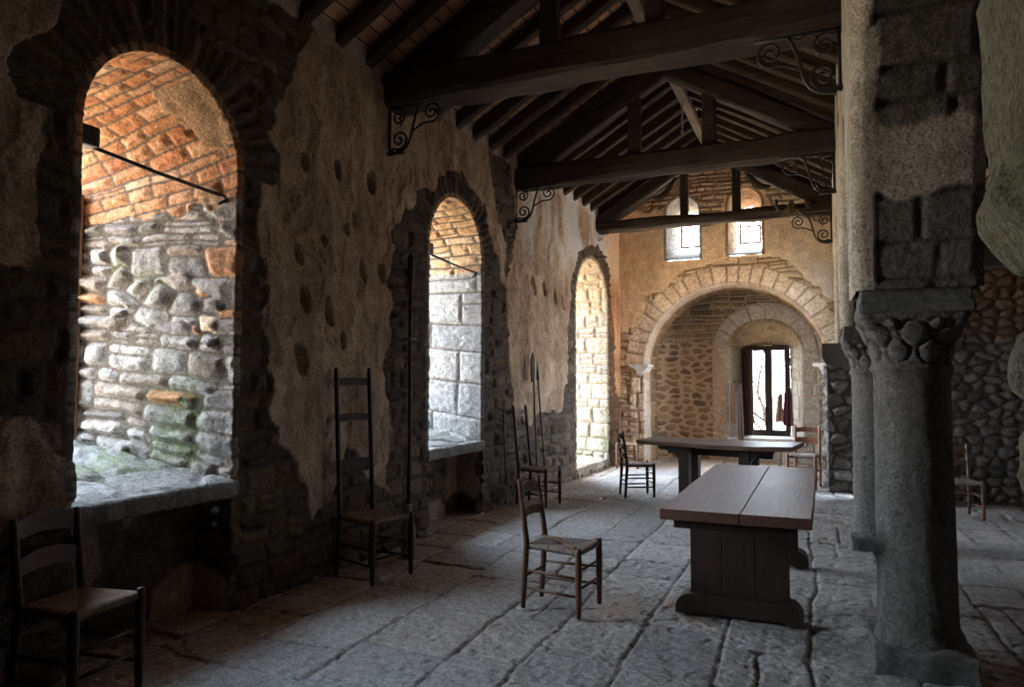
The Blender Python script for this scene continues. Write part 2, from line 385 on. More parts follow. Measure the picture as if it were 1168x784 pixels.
HOLES = [(5.35, 3.4, .07, .11), (4.87, 3.38, .05, .09), (4.48, 2.23, .07, .11), (4.77, 2.16, .06, .14), (4.45, 1.75, .08, .14), (5.23, 2.58, .05, .11), (5.53, 2.58, .06, .1), (4.38, 2.58, .05, .09), (4.45, 3.34, .06, .08), (4.96, 1.92, .04, .08), (9.22, 2.91, .06, .14), (9.63, 2.91, .05, .12), (10.36, 2.79, .05, .13), (10.07, 2.83, .06, .14), (5.0, 2.9, .04, .06), (4.7, 2.75, .04, .05), (5.1, 3.0, .03, .08)]
def wall_left_h(y, z):
    """relief (metres toward the room) and colour attributes of the left wall"""
    wx = y + .16 * 2 * (fbm(y * 3, z * 3, 4, 300) - .5); wz = z + .16 * 2 * (fbm(y * 3, z * 3, 4, 310) - .5)
    sd = np.full(y.shape, -9.)
    for p in (PL_A, PL_A2, PL_B, PL_C): sd = np.maximum(sd, inpoly(wx, wz, p))
    sd = np.maximum(sd, (z - 4.42) * 1.0 - .04 + .1 * (fbm(y * 4, z * 4, 3, 330) - .5))      # mortar bedding of the rafter feet
    pl = sst(sd, -.004, .006)
    d, r1, r2 = courses(y, z, 21, (.09, .2), (.14, .4), .06, .035, .3)
    # stones set on edge round the arches
    for k, W in enumerate(WIN):
        rr = np.hypot(y - W['c'], z - W['zs']); th = np.arctan2(z - W['zs'], y - W['c'])
        ring = .36 if k != 1 else .3
        m = (z > W['zs'] - .02) & (rr < W['r'] + ring + .06 * np.sin(th * 9)) & (rr > W['r'] - .1)
        if m.any():
            dv, a1, a2 = courses(rr[m] + .3 * vn(th[m] * 6, th[m] * 0, 5), th[m] * (W['r'] + .15), 31 + k, (.06, .12), (.36, .8), .012, .02, 0)
            d[m] = dv; r1[m] = a1; r2[m] = a2
            if k == 0: pl[m] *= 0.
            elif k == 1: pl[m] *= .0 + (vn(th[m] * 3, rr[m] * 3, 8) > .38)
    hs, st = stones_h(d, r1, r2, y, z, 23, .04, .014, .045, .01)
    nearw = np.full(y.shape, -9.)
    for W in WIN: nearw = np.maximum(nearw, opening(y, z, W))
    hs = .016 + (hs - .016) * (1 - .75 * sst(nearw, -.16, -.02))
    hp = .028 + .03 * (fbm(y * 2.2, z * 1.6, 3, 340) - .5) + .034 * (fbm(y * 8, z * 5, 4, 350) - .5) + .012 * sst(fbm(y * 9 + 3 * fbm(y * 3, z * 3, 2, 7), z * 6, 3, 360), .55, .6)
    h = hs * (1 - pl) + hp * pl
    for (cy, cz, a, b) in HOLES:
        e = ((y - cy + .25 * (z - cz)) / a) ** 2 + ((z - cz) / b) ** 2
        e = e * (.75 + .5 * fbm(y * 14, z * 14, 2, 370))
        h = h - .10 * (1 - sst(e, .45, 1.0))
    wh = sst(y, 8.6, 9.3) * sst(z, 3.1, 3.7) * .75 * sst(fbm(y * 3, z * 1.2, 3, 380), .3, .6) + sst(z, 4.42, 4.5) * .25  # bluish light on upper far wall put into colour, plus pale mortar on top
    wa = sst(y, 12.3, 12.9) * .8
    return h, (r1, st, pl, np.zeros_like(y)), (0 * y, wa, np.clip(wh, 0, 1), 0 * y)

def wall_left():
    ys = np.concatenate([np.arange(1.9, 6, .0115), np.arange(6, 9, .014), np.arange(9, 13.55, .02)]); zs = np.arange(-.06, 4.86, .0135)
    y, z = np.meshgrid(ys, zs, indexing='ij')
    h, mas, mos = wall_left_h(y, z)
    keep = np.ones(y.shape, bool)
    for k, W in enumerate(WIN[:3]):
        keep &= opening(y, z, W, .03) < 0
        if k < 2: keep &= ~((np.abs(y - W['c']) < W['w'] - .012) & (z < W['z0'] + .02))
    P = np.stack([Xw(y) + h, y, z], -1)
    tag(grid('wall_left', P, keep, mas, mos, M['wall']), kind='structure')
    ys = np.arange(-3.6, 1.94, .03); zs = np.arange(-.06, 4.9, .03)
    y, z = np.meshgrid(ys, zs, indexing='ij'); h, mas, mos = wall_left_h(y, z)
    tag(grid('wall_left', np.stack([Xw(y) + h, y, z], -1), None, mas, mos, M['wall']), kind='structure')
wall_left()

# ------------------------------------------------------------------ deep arched embrasures
def reveal(name, to_world, A, B, D, hw, mat, style, parent, ds=.012, dt=.02, fl=.08, seed=1):
    """surface of an arched embrasure from profile A (room face) to profile B (outer face), depth D"""
    Lj = A['zs'] - A['z0']; La = PI * (A['w'] + A['r']) / 2; L = 2 * Lj + La
    s = np.linspace(0, L, int(L / ds)); t = np.concatenate([[-fl, -fl * .5], np.linspace(0, D, int(D / dt) + 2)])
    S, T = np.meshgrid(s, t, indexing='ij')
    def prof(S, W):
        th = np.clip((S - Lj) / La, 0, 1) * PI
        a = W['c'] - W['w'] * np.cos(th); z = W['zs'] + W['r'] * np.sin(th)
        jl = S < Lj; jr = S > Lj + La
        z = np.where(jl, W['z0'] + (W['zs'] - W['z0']) * S / Lj, np.where(jr, W['z0'] + (W['zs'] - W['z0']) * (L - S) / Lj, z))
        na = np.where(jl, 1., np.where(jr, -1., np.cos(th))); nz = np.where(jl | jr, 0., -np.sin(th))
        return a, z, na, nz
    f = np.clip(T / D, 0, 1)
    a0, z0, na, nz = prof(S, A); a1, z1, _, _ = prof(S, B)
    a = a0 * (1 - f) + a1 * f; z = z0 * (1 - f) + z1 * f
    ex = np.clip(-T, 0, None); a = a - na * ex; z = z - nz * ex
    h, mas, mos = style(S, np.clip(T, 0, None), a, z, L, Lj, La, seed)
    h = h * (.3 * sst(T, -.001, .02) + .7 * sst(T, .02, .16))
    a = a + na * h; z = z + nz * h
    hf = hw(a, z) if hw else 0 * a
    d = np.clip(T, 0, None) - (hf + .003 * (T < -.001)) * (1 - sst(T, 0, .05))
    d = d - np.where(T < -fl * .9, -.01, 0)
    x, y, zz = to_world(a, z, d)
    return grid(name, np.stack([x, y, zz], -1), None, mas, mos, mat, parent)
left_world = lambda a, z, d: (Xw(a) - d, a, z)
hw_left = lambda a, z: wall_left_h(a, z)[0]

def style1(S, T, a, z, L, Lj, La, s):
    zone = (S - Lj - .0) + .25 * (fbm(S * 4, T * 4, 2, s) - .5); zone2 = (Lj + La - S) + .25 * (fbm(S * 4, T * 4, 2, s) - .5)
    vault = np.minimum(zone, zone2) > -.28                                # bricks begin a little below the springing
    d1, r1, r2 = courses(T, S, s + 1, (.09, .26), (.13, .38), .05, .05, .45)
    dv, v1, v2 = voro(T, S, s + 4, .24, .17, .035)
    big = fbm(T * 2.2, S * 2.2, 2, s + 5) > .52
    d1 = np.where(big, dv, d1); r1 = np.where(big, v1, r1); r2 = np.where(big, v2, r2)
    d2, q1, q2 = courses(T + .3 * S, S - .2 * T, s + 2, (.07, .13), (.17, .36), .035, .015, .06)
    d = np.where(vault, d2, d1); r1 = np.where(vault, q1, r1); r2 = np.where(vault, q2, r2)
    h, st = stones_h(d, r1, r2, S, T, s + 3, .04, .012, .05, .012)
    h = np.where(vault, h * .55, h)
    br = np.where(vault, 1., (r2 > .91) * 1.)
    mz = sst(fbm(T * 3, z * 2.2, 3, s + 9), .3, .6) * sst(2.05 - z, 0, .5) * sst(T, .12, .3) * (1 - sst(T, .62, .85))
    mz = np.maximum(mz, .6 * sst(.35 - (z - 2.28), 0, .3) * sst(z, 2.1, 2.3) * sst(T, .35, .6) * sst(fbm(T * 5, z * 5, 2, s), .4, .6))
    wa = np.where(vault, .3, 0)
    pl = ((vault) & (T < .25 + .1 * vn(S * 4, T * 4, 3)) & (S > Lj + La * .62) & (fbm(S * 4, T * 4, 3, 77) > .42)) * 1.
    h = h * (1 - pl * .6) + .02 * pl
    return h, (r1, st, pl, br), (mz, wa, 0 * S, 0 * S)
def style2(S, T, a, z, L, Lj, La, s):
    vault = (np.minimum(S - Lj, Lj + La - S) + .1 * (fbm(S * 5, T * 5, 2, s) - .5)) > -.12
    d1, r1, r2 = courses(T, S, s + 1, (.24, .42), (.35, .7), .018, .03, .06)
    d2, q1, q2 = courses(T + .2 * S, S, s + 2, (.09, .16), (.2, .42), .03, .02, .08)
    d = np.where(vault, d2, d1); r1 = np.where(vault, q1, r1); r2 = np.where(vault, q2, r2)
    h, st = stones_h(d, r1, r2, S, T, s + 3, .022, .014, .04, .01)
    return h, (r1, st, 0 * S, vault * 1.), (0 * S, vault * .15, 0 * S, 0 * S)
def style3(S, T, a, z, L, Lj, La, s):
    d, r1, r2 = courses(T, S, s + 1, (.14, .3), (.2, .5), .04, .04, .25)
    h, st = stones_h(d, r1, r2, S, T, s + 3, .03, .012, .05, .01)
    pl = sst(S, Lj + La * .3, Lj + La * .45) * (1 - sst(S, L - Lj, L - Lj + .5)) * .55
    return h, (r1, st, pl, 0 * S), (.4 * sst(.8 - z, 0, .5), 0 * S, 0 * S, 0 * S)
W1o = dict(c=2.86, w=.52, zs=2.95, r=.45, z0=1.18); W2o = dict(c=7.06, w=.58, zs=2.98, r=.58, z0=1.1)
W3o = dict(c=11.9, w=.8, zs=2.82, r=.78, z0=.22)
DEP = 1.2
wobj = []
for k, (A, B, mt, sty) in enumerate(((WIN[0], W1o, 'reveal', style1), (WIN[1], W2o, 'ashlar', style2), (WIN[2], W3o, 'sand', style3))):
    e = empty('window_%d' % (k + 1), (float(Xw(A['c'])) - DEP, A['c'], B['z0']), kind='structure'); wobj.append(e)
    A_ = dict(A, z0=A['z0'] - .08); B_ = dict(B, z0=B['z0'] - .08)
    o = reveal('window_reveal', left_world, A_, B_, DEP, hw_left, M[mt], sty, e, .012 if k < 3 else .04, .014 if k < 3 else .05, seed=40 + 10 * k)
    o.matrix_parent_inverse = Matrix.Translation(e.location).inverted()
def sill(W, Wo, parent, mat, s, lip=.05, recess=True, thick=.12):
    z0, z1 = W['z0'], Wo['z0']
    path = [(.42, z0 - thick), (.2, z0 - thick), (-lip + .015, z0 - thick), (-lip, z0 - thick + .02), (-lip, z0 - .03), (-lip + .015, z0 - .006)] if recess else [(-.03, -.02), (-.03, z0 - .02), (-.015, z0)]
    ds = [i / 70 * (DEP + .1) for i in range(71)]
    path += [(d, z0 + (z1 - z0) * d / DEP) for d in ds]
    path = np.array(path)
    # resample the vertical front
    q = np.linspace(-1, 1, 110)
    I, Q = np.meshgrid(np.arange(len(path)), q, indexing='ij')
    d = path[I, 0]; z = path[I, 1]
    f = np.clip(d / DEP, 0, 1)
    c = W['c'] * (1 - f) + Wo['c'] * f; w = (W['w'] + .03) * (1 - f) + (Wo['w'] + .03) * f
    w = np.where(d < 0, W['w'] + .02, w)
    a = c + Q * w
    dd, r1, r2 = voro(a, d, s, .5, .35, .06)
    h, st = stones_h(dd, r1, r2, a, d, s, .022, .01, .05, .012, 9)
    top = (I >= 5) * 1. if recess else (I >= 2) * 1.
    z = z + top * (h - .012) * sst(d, -.05, .06) + (I < 6) * .012 * (fbm(a * 7, d * 7 + I, 3, s + 4) - .5)
    d = d + np.where(top > 0, 0, .03 * (fbm(a * 5, z * 5, 3, s + 6) - .5))
    mz = sst(fbm(a * 2.5, d * 2.5, 3, s + 2), .35, .6) * sst(d, .2, .5)
    pl = sst(fbm(a * 2 + 3, d * 2, 3, s + 3), .45, .55)
    o = grid('window_sill', np.stack([Xw(a) - d, a, z], -1), None, (r1, st, pl, 0 * a), (mz, 0 * a, 0 * a, 0 * a), mat, parent)
    o.matrix_parent_inverse = Matrix.Translation(parent.location).inverted()
sill(WIN[0], W1o, wobj[0], M['sill'], 71); sill(WIN[1], W2o, wobj[1], M['sill'], 72); sill(WIN[2], W3o, wobj[2], M['sand'], 73, recess=False)
# wall recess under the two tall windows
for k, W in enumerate(WIN[:2]):
    zt = W['z0'] - .1; dp = .34
    p = [(W['c'] - W['w'], -.01), (W['c'] - W['w'], dp), (W['c'] + W['w'], dp), (W['c'] + W['w'], -.01)]
    seg = [np.linspace(0, 1, 24), np.linspace(0, 1, 70), np.linspace(0, 1, 24)]
    aa = np.concatenate([p[i][0] + (p[i + 1][0] - p[i][0]) * seg[i] for i in range(3)]); dd_ = np.concatenate([p[i][1] + (p[i + 1][1] - p[i][1]) * seg[i] for i in range(3)])
    na = np.concatenate([np.full(24, 1.), np.zeros(70), np.full(24, -1.)]); nd = np.concatenate([np.zeros(24), np.full(70, -1.), np.zeros(24)])
    zz = np.arange(-.05, zt + .06, .017)
    a, z = np.meshgrid(aa, zz, indexing='ij'); d, _ = np.meshgrid(dd_, zz, indexing='ij'); NA, _ = np.meshgrid(na, zz, indexing='ij'); ND, _ = np.meshgrid(nd, zz, indexing='ij')
    u = a + d
    ed, r1, r2 = courses(u, z, 81 + k, (.12, .26), (.2, .5), .05, .04, .3)
    h, st = stones_h(ed, r1, r2, u, z, 83 + k, .03, .012, .05, .01)
    pl = sst(fbm(u * 2, z * 2, 3, 85 + k), .44, .48); h = h * (1 - pl) + .028 * pl; h = h * sst(d, .0, .08)
    tag(grid('wall_left', np.stack([Xw(a) - d + ND * 0 - ND * h * 1. , a + NA * h, z], -1), None, (r1, st, pl, 0 * a), (0 * a,) * 4, M['wall']), kind='structure')
bm = bmesh.new()
def core(y0, y1, z0, z1, x1=-3.9):
    b_box(bm, (-4.95, y0, z0), (x1, y1, z1))
edges = [(min(W['c'] - W['w'], Wo['c'] - Wo['w']) - .07, W['c'] + W['w'] + .07) for W, Wo in ((WIN[0], W1o), (WIN[1], W2o), (WIN[2], W3o))]
yy = -3.7
for a_, b_ in edges: core(yy, a_, -.1, 4.3); yy = b_
core(yy, 13.7, -.1, 4.3, -3.8); core(-3.7, 13.7, 3.85, 4.45)
for k in (0, 1): core(WIN[k]['c'] - WIN[k]['w'], WIN[k]['c'] + WIN[k]['w'], -.1, .7, -4.2)
tag(from_bm('wall_left', bm, M['rubble']), kind='structure')
# joinery at the outer edge of the embrasures
def win_frame(e, W, Wo, mat, d):
    x = float(Xw(W['c'])) - d; y0, y1 = Wo['c'] - Wo['w'] + .02, Wo['c'] + Wo['w'] + .01; z0, z1 = Wo['z0'] + .02, Wo['zs'] - .08
    def part(n, lo, hi):
        bm = bmesh.new(); b_box(bm, lo, hi, .008)
        o = from_bm(n, bm, mat, e); o.matrix_parent_inverse = Matrix.Translation(e.location).inverted()
    part('frame_post', (x - .04, y1 - .055, z0 - .1), (x + .04, y1, z1)); part('frame_post', (x - .04, y0, z0 - .1), (x + .04, y0 + .055, z1))
    part('frame_rail', (x - .04, y0, z1), (x + .04, y1, z1 + .06)); part('frame_rail', (x - .035, y0 + .056, z0 - .06), (x + .035, y1 - .056, z0 + .02))
    for zz in (z0 + .25, z0 + .75, z0 + 1.2):
        bm = bmesh.new(); b_tube(bm, [(x - .0, y1 - .09, zz), (x + .055, y1 - .075, zz)], .008); b_tube(bm, [(x + .05, y1 - .06, zz - .03), (x + .05, y1 - .06, zz + .03)], .012)
        o = from_bm('hinge', bm, M['iron'], e, True); o.matrix_parent_inverse = Matrix.Translation(e.location).inverted()
win_frame(wobj[0], WIN[0], W1o, M['frame'], 1.12)

# ------------------------------------------------------------------ end wall with apse arch and two high windows
APS = dict(c=-1.535, w=1.6, zs=1.8, r=1.52, z0=-.1)
HI = [dict(c=-2.385, w=.305, zs=4.72, r=.3, z0=3.87), dict(c=-1.27, w=.29, zs=4.78, r=.3, z0=3.88)]
def end_h(x, z):
    wx = x + .14 * 2 * (fbm(x * 3, z * 3, 4, 400) - .5); wz = z + .14 * 2 * (fbm(x * 3, z * 3, 4, 410) - .5)
    p1 = [(-3.9, 2.5), (-3.3, 2.6), (-3.0, 3.1), (-2.3, 3.65), (-1.5, 3.85), (-.6, 3.7), (.2, 3.0), (1.2, 2.2), (1.2, 4.1), (-.2, 4.4), (-.85, 4.75), (-.9, 5.05), (-1.6, 4.9), (-1.65, 4.45), (-2.0, 4.45), (-2.05, 4.9), (-2.6, 5.1), (-2.75, 4.85), (-3.9, 4.8)]
    sd = inpoly(wx, wz, p1)
    pl = sst(sd, -.005, .008)
    d, r1, r2 = courses(x, z, 401, (.1, .2), (.2, .5), .04, .03, .25)
    up = z > 4.35
    d2, q1, q2 = courses(x, z, 402, (.06, .12), (.15, .35), .03, .02, .2)
    d = np.where(up, d2, d); r1 = np.where(up, q1, r1); r2 = np.where(up, q2, r2)
    br = 0 * x
    th = np.arctan2(z - APS['zs'], x - APS['c']); rr = np.hypot((x - APS['c']) / APS['w'] * 1.56, (z - APS['zs']) / APS['r'] * 1.56)
    m = (z > APS['zs'] - .02) & (rr < 1.92 + .03 * np.sin(th * 11)) & (rr > 1.45)
    dv, a1, a2 = courses(rr[m] * 0 + .5, th[m] * 1.7, 403, (.17, .27), (9, 10), .004, .02, 0)
    dv = np.minimum(dv, np.minimum(1.95 - rr[m], .3))
    d[m] = dv; r1[m] = a1; r2[m] = a2; br[m] = 1.; pl[m] *= 0
    jm = (x < APS['c'] - APS['w'] + .0) & (x > APS['c'] - APS['w'] - .26) & (z <= 1.78)
    dj, a1, a2 = courses(x[jm], z[jm], 404, (.2, .34), (.26, .5), .01, .03, 0)
    d[jm] = dj; r1[jm] = a1; r2[jm] = a2; br[jm] = 1.; pl[jm] = 0
    hs, st = stones_h(d, r1, r2, x, z, 405, .022, .01, .04, .008)
    hp = .02 + .03 * (fbm(x * 2.5, z * 2, 3, 420) - .5) + .014 * (fbm(x * 9, z * 7, 4, 421) - .5)
    h = hs * (1 - pl) + hp * pl
    wh = sst(x, -.6, .1) * sst(3.9 - z, 0, .5) * .55  # pale tint right of the arch puts window light into the colour
    return h, (r1, st, pl, br), (0 * x, .35 * (1 - sst(x, -1.2, -.2)), wh, 0 * x)
x, z = np.meshgrid(np.arange(-3.95, 1.0, .0155), np.arange(-.05, 5.82, .0155), indexing='ij')
h, mas, mos = end_h(x, z)
keep = (opening(x, z, APS, .03) < 0) & (opening(x, z, HI[0], .03) < 0) & (opening(x, z, HI[1], .03) < 0)
tag(grid('wall_end', np.stack([x, YE - h, z], -1), keep, mas, mos, M['end']), kind='structure')
end_world = lambda a, z, d: (a, YE + d, z)
hw_end = lambda a, z: end_h(a, z)[0]
def style_apse(S, T, a, z, L, Lj, La, s):
    d, r1, r2 = courses(T, S, s + 1, (.18, .3), (.24, .5), .012, .03, 0)
    h, st = stones_h(d, r1, r2, S, T, s + 3, .015, .008, .035, .006)
    fr = (T < .42) * 1.
    return h, (r1, st, 0 * S, fr), (0 * S, .3 + 0 * S, 0 * S, 0 * S)
YB = 14.6
reveal('wall_apse', end_world, APS, dict(APS), YB - YE, hw_end, M['apse'], style_apse, None, .02, .02, seed=90)['kind'] = 'structure'
def style_hi(S, T, a, z, L, Lj, La, s):
    d, r1, r2 = courses(T, S, s + 1, (.1, .2), (.14, .3), .02, .02, .1)
    h, st = stones_h(d, r1, r2, S, T, s + 3, .012, .008, .03, .005)
    return h, (r1, st, .5 + 0 * S, 0 * S), (0 * S, (.6 if s > 105 else 0) + 0 * S, 0 * S, 0 * S)
for k, W in enumerate(HI):
    e = empty('window_%d' % (k + 4), (W['c'], YE + .75, W['z0'] + .3), kind='structure')
    Wo = dict(c=W['c'] + .03, w=.25, zs=4.66, r=.24, z0=4.08)
    o = reveal('window_reveal', end_world, dict(W, z0=W['z0'] - .05), dict(Wo, z0=Wo['z0'] - .05), .75, hw_end, M['ashlar' if k == 0 else 'sand'], style_hi, e, .015, .02, seed=100 + 10 * k)
    o.matrix_parent_inverse = Matrix.Translation(e.location).inverted()
    q = np.linspace(-1, 1, 30); dd = np.linspace(-.05, .8, 50)
    D_, Q = np.meshgrid(dd, q, indexing='ij'); f = np.clip(D_ / .75, 0, 1)
    a = (W['c'] * (1 - f) + Wo['c'] * f) + Q * ((W['w'] + .02) * (1 - f) + (Wo['w'] + .02) * f)
    zz = W['z0'] + (Wo['z0'] - W['z0']) * f + .02 * (fbm(a * 8, D_ * 8, 3, 5) - .5) - np.clip(-D_, 0, 1) * .8
    o = grid('window_sill', np.stack([a, YE + D_, zz], -1), None, (.5 + 0 * a, 1 + 0 * a, .6 + 0 * a, 0 * a), (0 * a,) * 4, M['ashlar' if k == 0 else 'stonetrim'], e)
    o.matrix_parent_inverse = Matrix.Translation(e.location).inverted()
    bm = bmesh.new(); y = YE + .72
    for lo, hi in (((Wo['c'] - .2, y, 4.18), (Wo['c'] - .165, y + .04, 4.86)), ((Wo['c'] + .165, y, 4.18), (Wo['c'] + .2, y + .04, 4.86)), ((Wo['c'] - .165, y, 4.18), (Wo['c'] + .165, y + .04, 4.215)), ((Wo['c'] - .165, y + .005, 4.5), (Wo['c'] + .165, y + .035, 4.53))):
        b_box(bm, lo, hi, .004)
    o = from_bm('window_frame', bm, M['frame'], e); o.matrix_parent_inverse = Matrix.Translation(e.location).inverted()
# back of the apse with the window niche
NI = dict(c=-1.06, w=.68, zs=2.1, r=.62, z0=.42)
def apse_h(x, z):
    d, r1, r2 = courses(x, z, 501, (.09, .18), (.16, .42), .05, .04, .25)
    up = z > 2.35 + .2 * (fbm(x * 2, z * 2, 2, 3) - .5)
    d3, q1, q2 = courses(x, z, 505, (.07, .14), (.2, .55), .03, .02, .1)
    d = np.where(up, d3, d); r1 = np.where(up, q1, r1); r2 = np.where(up, q2, r2)
    br = 0 * x
    th = np.arctan2(z - NI['zs'], x - NI['c']); rr = np.hypot(x - NI['c'], z - NI['zs'])
    m = ((z > NI['zs'] - .02) & (rr < .98)) & (rr > .5)
    dv, a1, a2 = courses(rr[m] * 0 + .5, th[m] * .85, 503, (.24, .36), (9, 10), .004, .02, 0)
    d[m] = np.minimum(dv, np.maximum(.98 - rr[m], .0)); r1[m] = a1; r2[m] = a2; br[m] = 1.
    jm = (np.abs(x - NI['c']) < .68 + .3) & (z <= NI['zs'])
    dj, a1, a2 = courses(x[jm], z[jm], 504, (.22, .34), (.3, .5), .01, .03, 0)
    d[jm] = dj; r1[jm] = a1; r2[jm] = a2; br[jm] = 1.
    rt = (x > -.4) ; br = np.where(rt, 1., br)
    rz = (x < -1.76) & ~up; dv, v1, v2 = voro(x, z, 511, .27, .13, .045)
    d = np.where(rz, dv - .007, d); r1 = np.where(rz, v1, r1); r2 = np.where(rz, v2, r2)
    hs, st = stones_h(d, r1, r2, x, z, 507, .025, .012, .04, .008)
    wa = .4 * (1 - sst(x, -2., -1.0)) * sst(2.6 - z, 0, .8)
    return hs, (r1, st, 0 * x, br), (0 * x, wa, 0 * x, 0 * x)
x, z = np.meshgrid(np.arange(-3.3, .35, .016), np.arange(-.05, 3.6, .016), indexing='ij')
h, mas, mos = apse_h(x, z)
keep = opening(x, z, NI, .03) < 0
rc = np.clip(-2.75 - x, 0, None)                    # the left end of the apse wall curves forward
tag(grid('wall_back', np.stack([x, YB - h - .9 * rc ** 2 * 1.2, z], -1), keep, mas, mos, M['apse']), kind='structure')
ap_world = lambda a, z, d: (a, YB + d, z)
def style_ni(S, T, a, z, L, Lj, La, s):
    d, r1, r2 = courses(T, S, s + 1, (.2, .32), (.25, .5), .02, .03, .1)
    h, st = stones_h(d, r1, r2, S, T, s + 3, .015, .01, .035, .008)
    return h, (r1, st, sst(S, Lj, Lj + .3) * (1 - sst(S, L - Lj - .3, L - Lj)), 1 + 0 * S), (0 * S,) * 4
NO = dict(c=-1.08, w=.45, zs=2.2, r=.05, z0=.42)
e7 = empty('window_6', (NO['c'], YB + .8, .42), kind='structure')
def w7(o): o.matrix_parent_inverse = Matrix.Translation(e7.location).inverted(); return o
w7(reveal('window_reveal', ap_world, dict(NI, z0=.34), dict(NO, z0=.34), .85, lambda a, z: apse_h(a, z)[0], M['apse'], style_ni, e7, .016, .02, seed=120))
bm = bmesh.new(); b_box(bm, (NI['c'] - .72, YB - .06, .3), (NI['c'] + .72, YB + .95, .44), .015); w7(from_bm('window_sill', bm, M['stonetrim'], e7))
y7 = YB + .72; xl, xr, zb, zt = -1.49, -.68, .44, 2.27
def bx(name, lo, hi, mat, parent, bev=.006):
    bm = bmesh.new(); b_box(bm, lo, hi, bev); return from_bm(name, bm, mat, parent)
for n, lo, hi in (('frame_post', (xl - .06, y7 - .02, zb), (xl + .06, y7 + .07, zt)), ('frame_post', (xr - .05, y7 - .02, zb), (xr + .05, y7 + .07, zt)), ('frame_rail', (xl + .06, y7 - .02, zt - .1), (xr - .05, y7 + .07, zt)), ('frame_rail', (xl + .06, y7 - .02, zb), (xr - .05, y7 + .07, zb + .12)), ('mullion', (-1.11, y7 - .03, zb + .12), (-.965, y7 + .06, zt - .1))):
    w7(bx(n, lo, hi, M['darkframe'], e7))
for a0, a1 in ((xl + .06, -1.11), (-.965, xr - .05)):
    for k in range(1, 5):
        zz = zb + .12 + (zt - zb - .22) * k / 5
        w7(bx('glazing_bar', (a0, y7 + .005, zz - .011), (a1, y7 + .035, zz + .011), M['darkframe'], e7, .002))
    w7(bx('pane', (a0, y7 + .018, zb + .12), (a1, y7 + .022, zt - .1), M['glass'], e7, 0))
# opened inside shutter on the left
bm = bmesh.new(); b_box(bm, (0, -.02, 0), (.36, .02, 1.72), .006)
b_box(bm, (.05, -.03, .1), (.31, .03, .75), .012); b_box(bm, (.05, -.03, .9), (.31, .03, 1.6), .012)
sh = from_bm('shutter', bm, M['shutter'], e7); sh.location = (xl - .03 - NO['c'], y7 - .03 - (YB + .8), zb + .03 - .42); sh.rotation_euler = (0, 0, math.radians(-56))
# outer wall around the high masonry is closed by the roof; side strips of the apse vault are part of wall_apse

# ------------------------------------------------------------------ floor of worn flagstones
def floor():
    ys = [-3.6]
    while ys[-1] < 15.2:
        y = ys[-1]; ys.append(y + (.04 if y < 1.6 else .009 + max(0, y - 4) * .0014))
    xs = np.concatenate([np.arange(-4.3, -3.3, .016), np.arange(-3.3, 1.2, .0115), np.arange(1.2, 3.9, .025)])
    x, y = np.meshgrid(xs, np.array(ys), indexing='ij')
    d, r1, r2 = courses(y, x + .02 * y, 601, (.3, .66), (.38, 1.0), .05, .05, .16, 1.3)
    st = sst(d, .001, .008)
    n = fbm(x * 1.4, y * 1.4, 3, 610) - .5; f = fbm(x * 9, y * 9, 4, 611) - .5; g = fbm(x * 30, y * 30, 3, 612) - .5
    pit = sst(fbm(x * 17, y * 17, 3, 613), .58, .70)
    crk = 1 - sst(np.abs(fbm(x * 1.1, y * 1.1, 4, 620) - .5), .0, .006)
    h = .03 * n + (.016 * f + .007 * g) + .016 * (r2 - .5) - .008 * crk - .015 * (1 - sst(d, .0, .02)) - .008 * pit
    tilt = (r1 - .5) * .012 * np.sin(x * 5 + r2 * 9)
    z = h + tilt - .012
    wa = .5 * sst(-3.0 - x, 0, .7) + .5 * sst(y, 12.2, 13) + .6 * np.exp(-((x + 1.05) / .45) ** 2 - ((y - 5.0) / .35) ** 2) * sst(fbm(x * 5, y * 5, 3, 630), .4, .6)  # warm light by wall and far end put into colour, plus a red stain
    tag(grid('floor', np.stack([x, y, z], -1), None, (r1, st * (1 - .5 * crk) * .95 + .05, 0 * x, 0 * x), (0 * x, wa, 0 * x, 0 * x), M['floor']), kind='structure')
floor()

# ------------------------------------------------------------------ arcade wall on columns
ARCH = [(-.62, 1.5), (2.9, 1.48), (6.155, 1.21), (9.49, 1.55)]
ZS = 2.09
def in_arch(y, z):
    m = np.zeros(y.shape, bool)
    for c, r in ARCH: m |= (np.hypot(y - c, z - ZS) < r) & (z >= ZS - .001)
    return m
def arc_face(xf, sgn, s, name):
    ys = np.concatenate([np.arange(-3.6, 1.2, .03), np.arange(1.2, 7.5, .014), np.arange(7.5, 13.45, .02)])
    y, z = np.meshgrid(ys, np.arange(ZS, 4.9, .016), indexing='ij')
    d, r1, r2 = courses(y, z, s, (.16, .26), (.3, .6), .02, .03, .1)
    hs, st = stones_h(d, r1, r2, y, z, s + 1, .02, .01, .04, .008)
    pl = sst(fbm(y * 1.2, z * 1.2, 3, s + 2), .22, .26)
    hp = .02 + .02 * (fbm(y * 3, z * 2, 3, s + 3) - .5) + .012 * (fbm(y * 10, z * 6, 4, s + 4) - .5)
    h = hs * (1 - pl) + hp * pl
    # snap: keep cells above the arch
    keep = np.ones(y.shape, bool)
    for c, r in ARCH: keep &= np.hypot(y - c, z - ZS) > r + .015
    keep &= opening(y, z, dict(c=12.5, w=.58, zs=3.1, r=.58, z0=.9), .02) < 0
    keep &= (y < .9) | (y > 1.5) | (z > 2.8)
    tag(grid(name, np.stack([xf + sgn * h + (.055 * sst(2.6 - y, 0, .9) if sgn < 0 else 0), y, z], -1), keep, (r1, st, pl, 0 * y), (0 * y, 0 * y, .3 * sst(fbm(y * 2, z * 2, 2, 9), .4, .6), .8 * sst(2.0 - y, 0, .5)), M['arcade']), kind='structure')
    return h
